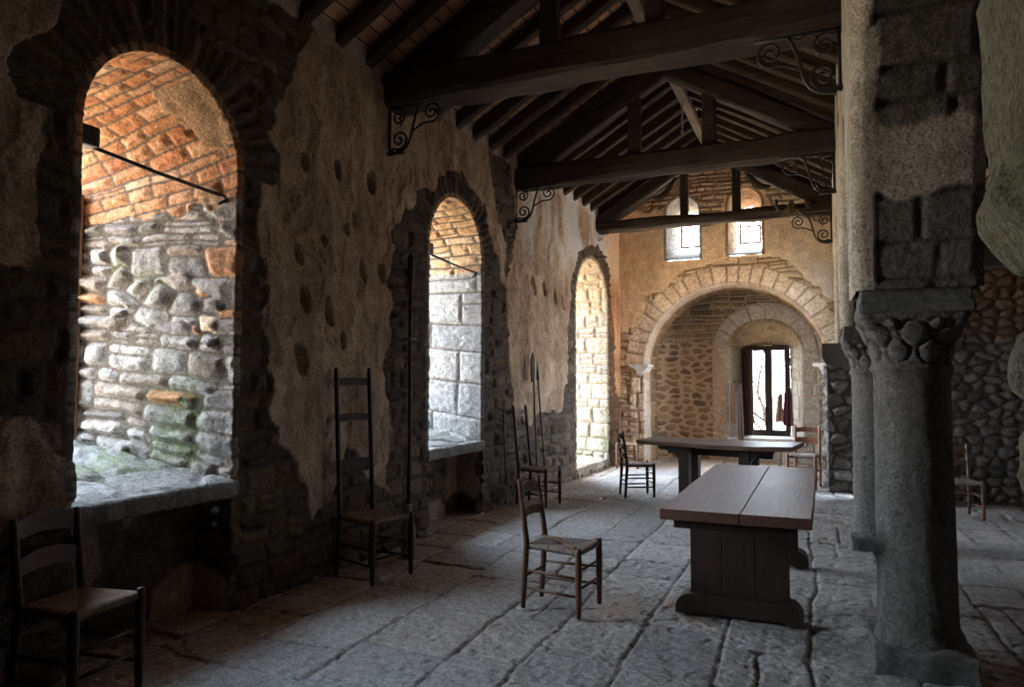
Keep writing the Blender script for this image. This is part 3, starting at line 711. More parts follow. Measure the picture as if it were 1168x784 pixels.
arc_face(AX0, -1, 701, 'wall_arcade'); arc_face(AX1, 1, 711, 'wall_arcade')
for k, (c, r) in enumerate(ARCH):
    L = PI * r
    s = np.linspace(0, L, int(L / .014)); t = np.concatenate([[-.05, -.02], np.linspace(0, AX1 - AX0, 44), [AX1 - AX0 + .02, AX1 - AX0 + .05]])
    S, T = np.meshgrid(s, t, indexing='ij'); th = S / r
    d, r1, r2 = courses(T, S, 720 + k, (.18, .3), (.25, .5), .01, .03, 0)
    h, st = stones_h(d, r1, r2, S, T, 730 + k, .016, .01, .035, .008)
    y0 = c + r * np.cos(th); z0 = ZS + r * np.sin(th)
    zp = z0 + .22 * (fbm(T * 4, S * 3, 3, 740 + k) - .5)
    pl = sst(zp, 2.58, 2.61) * (1 - sst(zp, 2.92, 2.95)) if k < 2 else 0 * S
    pl = np.maximum(pl, (T < .05 + .05 * vn(S * 4, T, 2)) * 1.)
    h = h * (1 - pl) + .018 * pl
    h = h * sst(T, -.01, .03) * sst(AX1 - AX0 - T, -.01, .03)
    ex = np.clip(-T, 0, None) + np.clip(T - (AX1 - AX0), 0, None)
    y = c + (r + ex - h) * np.cos(th); z = ZS + (r + ex - h) * np.sin(th)
    X = AX0 + np.clip(T, 0, AX1 - AX0) + np.where(T < 0, -.035, 0) + np.where(T > AX1 - AX0, .035, 0)
    X = np.where(T < -.04, AX0 + .0, X); X = X + .055 * sst(2.6 - y, 0, .9) * (T < .3); X = np.where(T > AX1 - AX0 + .04, AX1, X)
    tag(grid('wall_arcade', np.stack([X, y, z], -1), (y > 1.5) | (y < .85) | (z > 2.8), (r1, st, pl, 0 * S), (0 * S, 0 * S, 0 * S, .8 * sst(2.0 - y, 0, .5)), M['arcade']), kind='structure')
WR_ADDED = dict(c=12.5, w=.58, zs=3.1, r=.58, z0=.9)  # unseen window, added to brighten the end wall
e = empty('window_8', (.85, WR_ADDED['c'], WR_ADDED['z0']), kind='structure')
o = reveal('window_reveal', lambda a, z, d: (.21 + d, a, z), WR_ADDED, dict(WR_ADDED), .62, None, M['sand'], style3, e, .03, .04, seed=160); o.matrix_parent_inverse = Matrix.Translation(e.location).inverted()
bm = bmesh.new(); b_box(bm, (.17, WR_ADDED['c'] - .6, WR_ADDED['z0'] - .1), (.88, WR_ADDED['c'] + .6, WR_ADDED['z0'] + .01), .01); o = from_bm('window_sill', bm, M['stonetrim'], e); o.matrix_parent_inverse = Matrix.Translation(e.location).inverted()
# solid end of the arcade between pier and end wall
y, z = np.meshgrid(np.arange(11.5, 13.5, .03), np.arange(-.05, ZS + .05, .03), indexing='ij')
d, r1, r2 = courses(y, z, 751, (.1, .2), (.15, .4), .04, .03, .2); h, st = stones_h(d, r1, r2, y, z, 752)
tag(grid('wall_arcade', np.stack([AX0 + .05 - h, y, z], -1), opening(y, z, WR_ADDED, .02) < 0, (r1, st, 0 * y, 0 * y), (0 * y,) * 4, M['rubble']), kind='structure')

# ------------------------------------------------------------------ columns
def lathe_grid(name, cx, cy, zs, rad_fn, nth, mat, parent, s, attr_wh=None, rough=.004):
    th = np.linspace(0, 2 * PI, nth + 1); T, Z = np.meshgrid(th, zs, indexing='ij')
    R = rad_fn(T, Z)
    u = np.cos(T) * 3; v = np.sin(T) * 3
    n = (fbm(u * 2.2 + Z * 3, v * 2.2 + Z * 5, 4, s) - .5) * 2 * rough
    R = R + n * (R > .02)
    P = np.stack([R * np.cos(T), R * np.sin(T), Z], -1); P[-1] = P[0]
    w = sst(fbm(u + Z * 2, v + Z * 3, 3, s + 1), .4, .62)
    return grid(name, P, None, (.5 + 0 * T, 1 + 0 * T, .5 * w, 0 * T), (0 * T, .25 * sst(Z, .8, 1.6) , 0 * T, 0 * T), mat, parent)
def column(loc, label, s, r=.205):
    e = empty('stone_column', loc, label=label, category='column')
    # plinth: a rough block
    n = 26; bm = bmesh.new()
    b_box(bm, (-.24, -.26, -.03), (.26, .26, .13), .02, seg=2)
    bmesh.ops.subdivide_edges(bm, edges=bm.edges[:], cuts=6, use_grid_fill=True)
    for v in bm.verts:
        k = fbm(np.array(v.co.x * 9 + s), np.array(v.co.y * 9 + v.co.z * 5), 3, s)
        v.co += Vector((v.co.x, v.co.y, 0)).normalized() * (float(k - .5) * .07 if v.co.xy.length > .2 else 0)
        v.co.z += float(vn(np.array(v.co.x * 11), np.array(v.co.y * 11), s) - .5) * .05 if v.co.z > .05 else 0
    from_bm('plinth', bm, M['columnplain'], e, True)
    def rsh(T, Z): return r * (1 - .05 * (Z - .13) / 1.55) + .02 * (1 - sst(Z, .13, .2)) + .022 * np.exp(-((Z - 1.66) / .022) ** 2)
    lathe_grid('shaft', 0, 0, np.concatenate([np.linspace(.11, .25, 10), np.linspace(.26, 1.6, 60), np.linspace(1.61, 1.7, 14)]), rsh, 72, M['column'], e, s + 2)
    def rcap(T, Z):
        t = np.clip((Z - 1.69) / .27, 0, 1)
        p = 2 + 3.2 * sst(t, .3, 1)
        sq = (np.abs(np.cos(T)) ** p + np.abs(np.sin(T)) ** p) ** (-1 / p)
        R = (.2 + .085 * t ** 1.6) * (1 + (sq - 1) * sst(t, .15, .9)) 
        R = np.where(Z < 1.70, .205, R)
        for (t0, zc, a, b, hgt) in [(k * PI / 4 + PI / 8, 1.755, .26, .06, .014) for k in range(8)] + [(k * PI / 4, 1.85, .26, .065, .017) for k in range(8)] + [(k * PI / 4 + PI / 8, 1.90, .12, .03, .02) for k in range(8)]:
            dth = (T - t0 + PI) % (2 * PI) - PI
            e2 = (dth / a) ** 2 + ((Z - zc) / b) ** 2
            R = R + hgt * np.sqrt(np.clip(1 - e2, 0, 1)) - .01 * np.exp(-((np.sqrt(e2) - 1.15) / .12) ** 2)
        for k in range(4):
            t0 = PI / 4 + k * PI / 2; dth = (T - t0 + PI) % (2 * PI) - PI
            e2 = (dth / .16) ** 2 + ((Z - 1.92) / .05) ** 2
            R = R + .024 * np.sqrt(np.clip(1 - e2, 0, 1))
        return R
    cap = lathe_grid('capital', 0, 0, np.linspace(1.685, 1.965, 70), rcap, 160, M['column'], e, s + 3, rough=.003)
    bm = bmesh.new(); b_box(bm, (-.275, -.29, 1.96), (.29, .29, 2.025), .02); b_box(bm, (-.262, -.275, 2.02), (.275, .275, 2.10), .01)
    bmesh.ops.subdivide_edges(bm, edges=[ed for ed in bm.edges if ed.calc_length() > .3], cuts=8)
    for v in bm.verts: v.co += Vector((float(vn(np.array(v.co.y * 9), np.array(v.co.z * 30), s)) - .5, float(vn(np.array(v.co.x * 9), np.array(v.co.z * 30), s + 1)) - .5, 0)) * .012
    from_bm('abacus', bm, M['columnplain'], cap)
    return e
M['columnplain'] = simple('weathered_granite', (.12, .113, .104), .92, .15, 35, .45, .9)
column((.46, 4.68, 0), 'thick grey granite column with carved leaf capital, standing free nearest the front table', 800)
column((.44, 7.66, 0), 'slimmer looking grey granite column half hidden behind the thick front column', 820)
# rubble pier
def pier(loc, label, hx, hy, s, near=False):
    e = empty('stone_pier', loc, label=label, category='pier')
    per = []
    cs = [(-hx, -hy), (hx, -hy), (hx, hy), (-hx, hy), (-hx, -hy)]
    pts = []; nr = []
    for i in range(4):
        (x0, y0), (x1, y1) = cs[i], cs[i + 1]
        for k in range(40):
            f = k / 40; pts.append((x0 + (x1 - x0) * f, y0 + (y1 - y0) * f)); nx, ny = (y1 - y0), -(x1 - x0); l = math.hypot(nx, ny); nr.append((nx / l, ny / l))
    pts.append(pts[0]); nr.append(nr[0])
    pts = np.array(pts); nr = np.array(nr); 
    rad = pts / np.hypot(pts[:, :1], pts[:, 1:])
    nr = nr * .95 + rad * .05 if near else nr * .7 + rad * .3
    zs = np.arange(-.04, 1.82, .02)
    I, Z = np.meshgrid(np.arange(len(pts)), zs, indexing='ij')
    u = I * .017
    d, r1, r2 = voro(u, Z, s, .24, .17, .03); h, st = stones_h(d, r1, r2, u, Z, s + 1, .03 if near else .06, .01, .05, .012)
    h[-1] = h[0]
    P = np.stack([pts[I, 0] + nr[I, 0] * h, pts[I, 1] + nr[I, 1] * h, Z], -1)
    grid('shaft', P, None, (r1, st, .55 * near + 0 * u, 0 * u), (0 * u, 0 * u, 0 * u, .35 * near + 0 * u), M['arcade' if near else 'rubble'], e)
    if near:
        # rounded, algae-stained corbel stone carrying the arch
        zz = np.concatenate([np.linspace(1.765, 1.9, 24), np.linspace(1.91, 2.95, 40)])
        I, Z = np.meshgrid(np.arange(len(pts)), zz, indexing='ij')
        o = .065 * np.sqrt(np.clip(1 - (np.clip(1.88 - Z, 0, .115) / .115) ** 2, 0, 1)) - .01 + .035 * (fbm(I * .12, Z * 11, 4, 33) - .5) + .025 * np.exp(-((Z - 1.87) / .04) ** 2) * (vn(I * .09, Z * 3, 9) > .45)
        o[-1] = o[0]
        P = np.stack([pts[I, 0] + nr[I, 0] * o, pts[I, 1] + nr[I, 1] * o, Z], -1)
        grid('corbel', P, None, (.5 + 0 * o, 1 + 0 * o, .9 + 0 * o, 0 * o), (0 * o, 0 * o, 0 * o, .85 + 0 * o), M['arcade'], e)
        return
    bm = bmesh.new(); b_prism(bm, [(-.42, 1.9), (-.38, 1.82), (-.34, 1.78), (.34, 1.78), (.38, 1.82), (.42, 1.9), (.42, 2.1), (-.42, 2.1)], 'y', -.34, .34)
    from_bm('impost', bm, M['columnplain'], e)
pier((.40, 11.35, 0), 'dark rubble stone pier beside the apse opening, behind the red brown chair', .36, .3, 850)
pier((.54, 1.15, 0), 'pale stone pier with a mossy green corbel, cut off at the right edge', .225, .262, 870, True)
# imposts of the apse arch
for xx, nm in ((-3.22, 1), (.02, 2)):
    bm = bmesh.new(); b_prism(bm, [(xx - .2, 1.87), (xx - .2, 1.82), (xx - .1, 1.80), (xx - .04, 1.68), (xx + .02, 1.66), (xx + .08, 1.7), (xx + .13, 1.80), (xx + .17, 1.82), (xx + .17, 1.87)], 'y', YE - .07, YE + .4)
    tag(from_bm('trim_%d' % nm, bm, M['stonetrim']), kind='structure')

# ------------------------------------------------------------------ aisle beyond the arcade
x, z = np.meshgrid(np.arange(.5, 4.0, .014), np.arange(-.05, 4.4, .014), indexing='ij')
d, r1, r2 = voro(x, z, 901, .17, .12, .03); h, st = stones_h(d, r1, r2, x, z, 902, .05, .01, .04, .012)
tag(grid('wall_aisle', np.stack([x, 10.75 - h, z], -1), None, (r1, st, 0 * x, 0 * x), (0 * x, .7 * sst(z + .3 * (fbm(x * 2, z * 2, 2, 3) - .5), 1.9, 2.3), 0 * x, 0 * x), M['rubble']), kind='structure')
AW_ADDED = [dict(c=7.9, w=.3, zs=2.0, r=.3, z0=1.1)]  # unseen opening, added to bring light into the aisle
y, z = np.meshgrid(np.arange(-3.6, 10.9, .04), np.arange(-.05, 4.2, .04), indexing='ij')
d, r1, r2 = courses(y, z, 911); h, st = stones_h(d, r1, r2, y, z, 912)
tag(grid('wall_right', np.stack([3.7 - h, y, z], -1), opening(y, z, AW_ADDED[0], .03) < 0, (r1, st, 0 * y, 0 * y), (0 * y,) * 4, M['rubble']), kind='structure')
for k, W in enumerate(AW_ADDED):
    e = empty('window_%d' % (7 + k), (4.3, W['c'], W['z0']), kind='structure')
    o = reveal('window_reveal', lambda a, z, d: (3.7 + d, a, z), dict(W, z0=W['z0'] - .05), dict(W, w=.25, z0=W['z0'] - .05), .6, None, M['sand'], style3, e, .04, .05, seed=130 + 10 * k)
    o.matrix_parent_inverse = Matrix.Translation(e.location).inverted()
    bm = bmesh.new(); b_box(bm, (3.64, W['c'] - .33, W['z0'] - .12), (4.34, W['c'] + .33, W['z0']), .01)
    o = from_bm('window_sill', bm, M['stonetrim'], e); o.matrix_parent_inverse = Matrix.Translation(e.location).inverted()
# wall behind the camera
x, z = np.meshgrid(np.arange(-4.0, 4.0, .06), np.arange(-.05, 5.82, .06), indexing='ij')
d, r1, r2 = courses(x, z, 921); h, st = stones_h(d, r1, r2, x, z, 922)
DR = dict(c=-1.8, w=.7, zs=2.0, r=.7, z0=-.2)
tag(grid('wall_entrance', np.stack([x, -3.5 + h, z], -1), None, (r1, st, 0 * x, 0 * x), (0 * x,) * 4, M['wall']), kind='structure')

# ------------------------------------------------------------------ roof
RX = -1.75; SL = .585; ZW = 4.62
def deck_z(x): return ZW + SL * (x + 3.8) if x <= RX else ZW + SL * (RX + 3.8) - SL * (x - RX)
for sgn, xa, xb in ((1, -4.35, RX), (-1, RX, .75)):
    us = np.arange(-3.7, 13.75, .1); vs = np.linspace(0, 1, 30)
    U, V = np.meshgrid(us, vs, indexing='ij'); X = xa + (xb - xa) * V
    Z = np.where(X <= RX, ZW + SL * (X + 3.8), ZW + SL * (RX + 3.8) - SL * (X - RX)) + .015 * (vn(U * 2, V * 9, 4) - .5) * sst(np.abs(X - RX), .02, .25)
    uv = np.stack([U + 3.3, X * math.hypot(1, SL)], -1)
    o = tag(grid('ceiling', np.stack([X, U, Z], -1), None, None, None, M['tiles'], uv=uv, smooth=False), kind='structure')
    md = o.modifiers.new('thick', 'SOLIDIFY'); md.thickness = .03; md.offset = -1
rb = rough_beam('ridge_beam', (RX, -3.5, 5.595), (RX, 13.45, 5.595), .13, .14, M['ridge'], None, 3, .004, seg=90)
tag(rb, 'long pale weathered ridge beam running along the top of the roof', 'beam')
# common rafters: one of each side, then copies
yr = [(-3.3 + .43 * k) for k in range(12, 39)]
def rafter_mesh(sgn, s):
    h = .135
    x0 = -4.1 if sgn > 0 else .62
    xm = RX - sgn * .06
    z = lambda x: deck_z(x) - h / 2 * math.hypot(1, SL) - .024
    return rough_beam('rafter', (x0, 0, z(x0)), (xm, 0, z(xm)), .115, h, M['rafter'], None, s, .012, up=Vector((-sgn * SL, 0, 1)), seg=18)
for sgn, nm in ((1, 'left'), (-1, 'right')):
    protos = [rafter_mesh(sgn, 11 + k + (40 if sgn < 0 else 0)) for k in range(3)]
    lab = 'dark timber rafter sloping up from the %s to the ridge beam' % ('window wall' if sgn > 0 else 'arcade wall')
    used = set()
    for k, y in enumerate(yr):
        p = protos[k % 3]
        o = p if (k % 3) not in used else p.copy()
        if o is not p: C.objects.link(o)
        used.add(k % 3)
        o.location = (0, y + random.uniform(-.025, .025), random.uniform(-.008, .004)); o.rotation_euler = (0, 0, random.uniform(-.008, .008))
        tag(o, lab, 'rafter', 'rafters on the %s slope of the roof' % ('window wall' if sgn > 0 else 'arcade'))
# trusses
def truss(y, w, zb, zt, label, s, qx=(-2.15, -1.22), qw=.16, full=True):
    e = empty('roof_truss', (-1.8, y, zb), label=label, category='roof truss')
    def P(o): o.matrix_parent_inverse = Matrix.Translation(e.location).inverted(); return o
    P(rough_beam('tie_beam', (-4.1 , y, (zb + zt) / 2), (.45, y, (zb + zt) / 2), w, zt - zb, M['beam'], e, s, .02, seg=50, sag=.01))
    for k, q in enumerate(qx):
        top = deck_z(q) - .24
        P(rough_beam('queen_post', (q, y, zt - .02), (q, y, top), qw, .14, M['beam'], e, s + 3 + k, .008, up=Vector((0, 1, 0)), seg=10))
    off = .34
    for k, (xa, xb) in enumerate(((-3.85, RX - .02), (.25, RX + .02))):
        P(rough_beam('principal_rafter', (xa, y, deck_z(xa) - off), (xb, y, deck_z(xb) - off), .2, .22, M['beam'], e, s + 6 + k, .012, up=Vector((-SL if k == 0 else SL, 0, 1)), seg=24))
    return e, P
truss(5.71, .38, 4.2, 4.5, 'nearest heavy roof truss, its broad tie beam crossing the top of the picture', 30)
truss(8.75, .30, 4.17, 4.44, 'middle roof truss with two dark queen posts above its tie beam', 40)
e3, P3 = truss(12.1, .24, 4.2, 4.38, 'farthest roof truss, its tie beam crossing in front of the two high windows', 50, (-2.12, -1.27), .13)
for sx, x0 in ((1, -2.12 - .12), (-1, -1.27 + .12)):
    pts = []
    for i in range(9):
        t = i / 8; pts.append((x0 - sx * (.02 + .4 * t), 12.06, 5.04 - .32 * t - .12 * math.sin(PI * t)))
    bm = bmesh.new(); b_tube(bm, pts, [.02 + .035 * math.sin(PI * i / 8) for i in range(9)], 8); P3(from_bm('curved_brace', bm, M['beam'], e3, True))
# knob and pegs on the farthest tie beam with a bundle of dried herbs
for k, xx in enumerate((-.62, -.18)):
    o = tube('wooden_peg', [(xx, 11.99, 4.30), (xx, 11.9, 4.30), (xx - .02, 11.85, 4.36), (xx - .02, 11.84, 4.44)], [.03, .03, .028, .02], M['rafter'])
    tag(o, 'bent wooden peg on the farthest tie beam, %s the herb bundle' % ('left of' if k == 0 else 'right of'), 'peg')
bm = bmesh.new(); rg = random.Random(5)
for k in range(34):
    a = rg.uniform(-1, 1); b_ = rg.uniform(-1, 1); 
    b_tube(bm, [(-.42 + .02 * a, 11.93 + .02 * b_, 4.42), (-.42 + .07 * a, 11.92 + .04 * b_, 4.30 - .05 * rg.random()), (-.42 + .17 * a, 11.9 + .06 * b_, 4.14 + .1 * rg.random())], [.006, .009, .004], 4)
tag(from_bm('hanging_herb_bundle', bm, M['herb']), 'bundle of dried herbs hanging on the farthest tie beam', 'herbs')
bm = bmesh.new()
for k in range(12):
    z = 5.55 - k * .045; pts = []
    for i in range(10):
        a = 2 * PI * i / 10
        pts.append((RX + (.014 * math.cos(a) if k % 2 else 0), 9.9 + (0 if k % 2 else .014 * math.cos(a)), z + .028 * math.sin(a)))
    b_tube(bm, pts, .006, 5, True)
tag(from_bm('chain', bm, M['wire']), 'short pale chain hanging from the ridge beam', 'chain')
# wrought-iron scroll brackets under the tie beams
def spiral(cx, cy, r, a0, turns, n=40, k=.12):
    return [(cx + r * (1 - (1 - k) * i / n) * math.cos(a0 + turns * 2 * PI * i / n), cy + r * (1 - (1 - k) * i / n) * math.sin(a0 + turns * 2 * PI * i / n)) for i in range(n + 1)]
def bracket(x, y, z, sgn, label, sc=1.0, rad=.013):
    e = empty('iron_bracket', (x, y, z), label=label, category='bracket', group='scrolled iron brackets under the tie beams')
    def path(nm, pts, r): 
        bm = bmesh.new(); b_tube(bm, [(sgn * a * sc, 0, -b * sc) for a, b in pts], r * sc, 6); return from_bm(nm, bm, M['iron'], e, True)
    path('wall_bar', [(.0, .0), (.0, .2), (.0, .46)], rad * 1.2)
    path('beam_bar', [(.0, .012), (.3, .012), (.56, .012)], rad)
    br = []
    for i in range(17):
        t = i / 16; p0, p1, p2, p3 = (.02, .46), (.30, .47), (.20, .25), (.33, .02)
        br.append(tuple((1 - t) ** 3 * p0[j] + 3 * t * (1 - t) ** 2 * p1[j] + 3 * t * t * (1 - t) * p2[j] + t ** 3 * p3[j] for j in (0, 1)))
    path('brace', br, rad * 1.1)
    path('scroll', [(.0, .03)] + spiral(.095, .115, .085, -PI / 2 - .6, 1.6), rad * .8)
    path('scroll', [(.0, .44)] + spiral(.105, .335, .098, PI - .9, -1.7), rad * .9)
    path('scroll', [(.25, .27), (.36, .215)] + spiral(.455, .115, .1, PI * .62, -1.8), rad * .8)
    path('scroll', [(.31, .03)] + [(.2 + .08 * math.cos(a), .15 + .13 * math.sin(a)) for a in [(-.9 - i * .22) for i in range(13)]], rad * .6)
    bm = bmesh.new(); b_box(bm, (-.02 if sgn > 0 else -.16, -.02, -.475), (.16 if sgn > 0 else .02, .02, -.445), .004); from_bm('foot_plate', bm, M['iron'], e)
bracket(-3.75, 5.62, 4.2, 1, 'scrolled iron bracket on the window wall under the nearest tie beam')
bracket(-3.75, 8.66, 4.17, 1, 'scrolled iron bracket on the window wall under the middle tie beam', 1.0)
bracket(-3.62, 12.0, 4.2, 1, 'scrolled iron bracket on the window wall under the farthest tie beam', .35)
bracket(.15, 5.62, 4.19, -1, 'scrolled iron bracket on the arcade wall under the nearest tie beam', 1.05)
bracket(.15, 8.66, 4.16, -1, 'scrolled iron bracket on the arcade wall under the middle tie beam', 1.0)
bracket(.15, 12.0, 4.2, -1, 'scrolled iron bracket on the arcade wall under the farthest tie beam', 1.05)
# rods across the first two embrasures
def rod(W, z, dz, label):
    x = -3.86; y0, y1 = W['c'] - W['w'], W['c'] + W['w'] - .04
    e = empty('iron_rod', (x, y0, z), label=label, category='rod')
    def P(o): o.matrix_parent_inverse = Matrix.Translation(e.location).inverted(); return o
    bar = P(tube('bar', [(x, y0, z), (x, (y0 + y1) / 2, z - dz / 2 - .01), (x, y1 - .05, z - dz)], .013, M['iron'], e))
    tube('hook', [(x, y1 - .06, z - dz + .002), (x, y1 - .01, z - dz), (x + .005, y1 + .0, z - dz - .04), (x + .0, y1 - .05, z - dz - .06), (x, y1 + .07, z - dz + .02)], .012, M['iron'], bar)
    bm = bmesh.new(); b_box(bm, (x - .05, y0 - .02, z - .02), (x + .06, y0 + .12, z + .10), .02); P(from_bm('bracket_block', bm, M['darkframe'], e))
rod(WIN[0], 2.95, .06, 'dark iron rod across the nearest big arched window'); rod(WIN[1], 2.95, .06, 'dark iron rod across the white middle arched window')

# aisle roof
us = np.arange(-3.7, 11.0, .2); V = np.linspace(.7, 4.0, 20)
U, X = np.meshgrid(us, V, indexing='ij'); Z = 4.05 - .32 * (X - .75)
o = tag(grid('ceiling', np.stack([X, U, Z], -1), None, None, None, M['tiles'], uv=np.stack([U, X], -1), smooth=False), kind='structure'); md = o.modifiers.new('thick', 'SOLIDIFY'); md.thickness = .03; md.offset = -1
ab = rough_beam('aisle_beam', (.7, 7.7, 2.72), (3.75, 7.7, 2.72), .22, .2, M['beam'], None, 77, .015); tag(ab, 'dark timber beam spanning the aisle behind the thick column', 'beam')
ap = rough_beam('aisle_strut', (1.46, 7.55, 2.83), (1.46, 7.55, 3.62), .09, .09, M['beam'], None, 78, .006, up=Vector((0, 1, 0))); tag(ap, 'dark upright strut standing on the aisle beam', 'strut')
e = empty('iron_scrollwork', (1.7, 7.64, 2.825), label='small curled iron ornament on the aisle beam', category='ironwork')
tube('scroll', [(-.2 + a, 0, .005 + b_) for a, b_ in spiral(.12, .1, .09, -PI / 2, 1.5)], .012, M['iron'], e, 6); tube('scroll', [(.05 + a, 0, .005 + b_) for a, b_ in spiral(.12, .08, .07, -PI / 2, -1.5)], .012, M['iron'], e, 6)
for k in range(5):
    y = 3.2 + 1.5 * k
    o = rough_beam('aisle_rafter', (.8, y, 3.865), (3.6, y, 2.97), .15, .2, M['beam'], None, 90 + k, .01)
    tag(o, 'dark timber rafter under the sloping aisle roof', 'rafter', 'rafters of the aisle roof')

# ------------------------------------------------------------------ chairs (local: seat faces +x)
def rush_seat(parent, d, wb, wf, z, mat, sag=.02, th=.035):
    n = 33; q = np.linspace(-1, 1, n)
    A, B = np.meshgrid(q, q, indexing='ij')
    w = wb + (wf - wb) * (A + 1) / 2
    X = A * d / 2; Y = B * w / 2
    m = np.maximum(np.abs(A), np.abs(B))
    edge = sst(m, .8, 1.0)
    zt = z - sag * (1 - m ** 2) - .014 * edge * edge
    diag = np.minimum(np.abs(np.abs(A) - np.abs(B)) * 6, 1); zt = zt - .004 * (1 - diag)
    wv = np.where(np.abs(A) > np.abs(B), B, A) * .5   # strands run in from each side
    top = np.stack([X, Y, zt], -1)
    o = grid('seat', top, None, None, None, mat, parent, weave=(wv, 0 * A, 0 * A, 0 * A))
    md = o.modifiers.new('thick', 'SOLIDIFY'); md.thickness = th; md.offset = -1
    return o
def chair(loc, ang, label, d=.4, wb=.32, wf=.4, sz=.45, top=.89, slats=((.82, .075), (.66, .065)), pr=.018, lean=.05, wood='chair', rushm='rush', slatm=None, arch=.025, group=None, str_z=(.14, .26), hump=True):
    e = empty('ladder_back_chair', loc, math.radians(ang), label=label, category='chair')
    if group: e['group'] = group
    mw = M[wood]
    hb, hf = wb / 2 + pr * .3, wf / 2 + pr * .1
    fx, bx_ = d / 2, -d / 2
    def backx(z): return bx_ - .03 * (1 - min(z, sz) / sz) - lean * max(0, (z - sz) / (.9 - .45)) if z > sz else bx_ - .03 * (1 - z / sz)
    for s in (1, -1):
        zs = [0, .1, sz - .05, sz, sz + .08] + [sz + (top - sz) * t for t in (.35, .55, .75, .95)] + [top]
        rr = [pr * .85, pr, pr * 1.1, pr * 1.1, pr * 1.05] + [pr, pr, pr * .95, pr * .95] + [pr * .6]
        tube('back_post', [(backx(z), s * hb, z) for z in zs], rr, mw, e, 10)
        zs = [0, .05, .2, sz - .1, sz - .02, sz + .012]; rr = [pr * .8, pr * .95, pr * 1.15, pr * 1.2, pr * 1.1, pr * .9]
        tube('leg', [(fx, s * hf, z) for z in zs], rr, mw, e, 10)
    rush_seat(e, d + pr * 1.0, wb + pr, wf + pr, sz + .005, M[rushm])
    for zc, hh in slats:
        n = 15; bm = bmesh.new(); T = .012; rows = []
        for i in range(n):
            b = -1 + 2 * i / (n - 1); y = b * hb
            up = arch * (1 - b * b) if hump else 0; lo = arch * .7 * (1 - b * b) if hump else 0
            xb = backx(zc) - .018 * (1 - b * b)
            rows.append([bm.verts.new((xb - T / 2, y, zc - hh / 2 + lo)), bm.verts.new((xb + T / 2, y, zc - hh / 2 + lo)), bm.verts.new((xb + T / 2, y, zc + hh / 2 + up)), bm.verts.new((xb - T / 2, y, zc + hh / 2 + up))])
        for i in range(n - 1):
            for j in range(4): bm.faces.new((rows[i][j], rows[i][(j + 1) % 4], rows[i + 1][(j + 1) % 4], rows[i + 1][j]))
        bm.faces.new(rows[0]); bm.faces.new(rows[-1][::-1])
        from_bm('slat', bm, M[slatm] if slatm else mw, e)
    def st(p, q): tube('stretcher', [p, tuple((a + b) / 2 for a, b in zip(p, q)), q], [.0085, .0115, .0085], mw, e, 8)
    for z in str_z:
        for s in (1, -1): st((backx(z), s * hb, z), (fx, s * hf, z))
    st((fx, -hf, str_z[0] + .05), (fx, hf, str_z[0] + .05)); st((fx, -hf, str_z[1] + .05), (fx, hf, str_z[1] + .05)); st((backx(.22), -hb, .22), (backx(.22), hb, .22))
    return e
mid = chair((-1.715, 4.768, 0), -5, 'dark walnut chair with a sagging worn rush seat, standing alone in mid floor', .41, .28, .365, .45, .89, ((.80, .07), (.635, .055)), .019, .06, 'chair', 'rushgrey')
tube('loose_rush', [(-.19, .1, .452), (-.06, .06, .446), (.05, -.03, .438), (.16, -.13, .452)], [.01, .013, .013, .01], M['rush'], [c for c in mid.children if c.name.startswith('seat')][0], 8)['label'] = 'torn roll of rush lying across the seat'
chair((-3.44, 2.43, 0), 7, 'dark chair with two plum slats at the bottom left, under the nearest window', .37, .34, .39, .5, .91, ((.84, .095), (.66, .085)), .021, .06, 'darkchair', 'rush', 'slatred', .04)
chair((-3.39, 4.9, 0), -12, 'very tall black ladder back prayer chair against the wall between the first two windows', .42, .35, .42, .49, 1.69, ((1.57, .06), (1.27, .06), (.87, .11), (.65, .05)), .02, .025, 'darkchair', 'rush', None, .01)
chair((-3.37, 8.5, 0), -10, 'tall back chair against the wall past the white window, behind the lone chair', .42, .28, .34, .46, 1.25, ((1.16, .05), (.88, .06), (.64, .05)), .019, .05, 'darkchair', 'rush', None, .012)
chair((-2.36, 9.62, 0), 28, 'black slim chair seen from the side at the left end of the far table', .36, .3, .34, .45, .89, ((.8, .06), (.66, .06), (.54, .05)), .018, .06, 'darkchair', 'rushgrey')
chair((-3.27, 12.62, 0), -80, 'tall orange brown chair in the far left corner beside the apse', .38, .32, .36, .44, 1.08, ((1.0, .05), (.85, .05), (.7, .05), (.57, .05)), .016, .05, 'cornerchair', 'rush', None, .01)
chair((-.29, 11.38, 0), -100, 'reddish brown chair at the right end of the far table, by the apse pier', .42, .33, .38, .48, .9, ((.82, .07), (.66, .085)), .019, .05, 'redchair', 'rushgrey', None, .015)
chair((1.4, 9.66, 0), -82, 'small chair alone in the aisle in front of the dark rubble wall', .36, .32, .38, .43, .83, ((.74, .06), (.6, .05)), .018, .05, 'chair', 'rushgrey', None, .012)

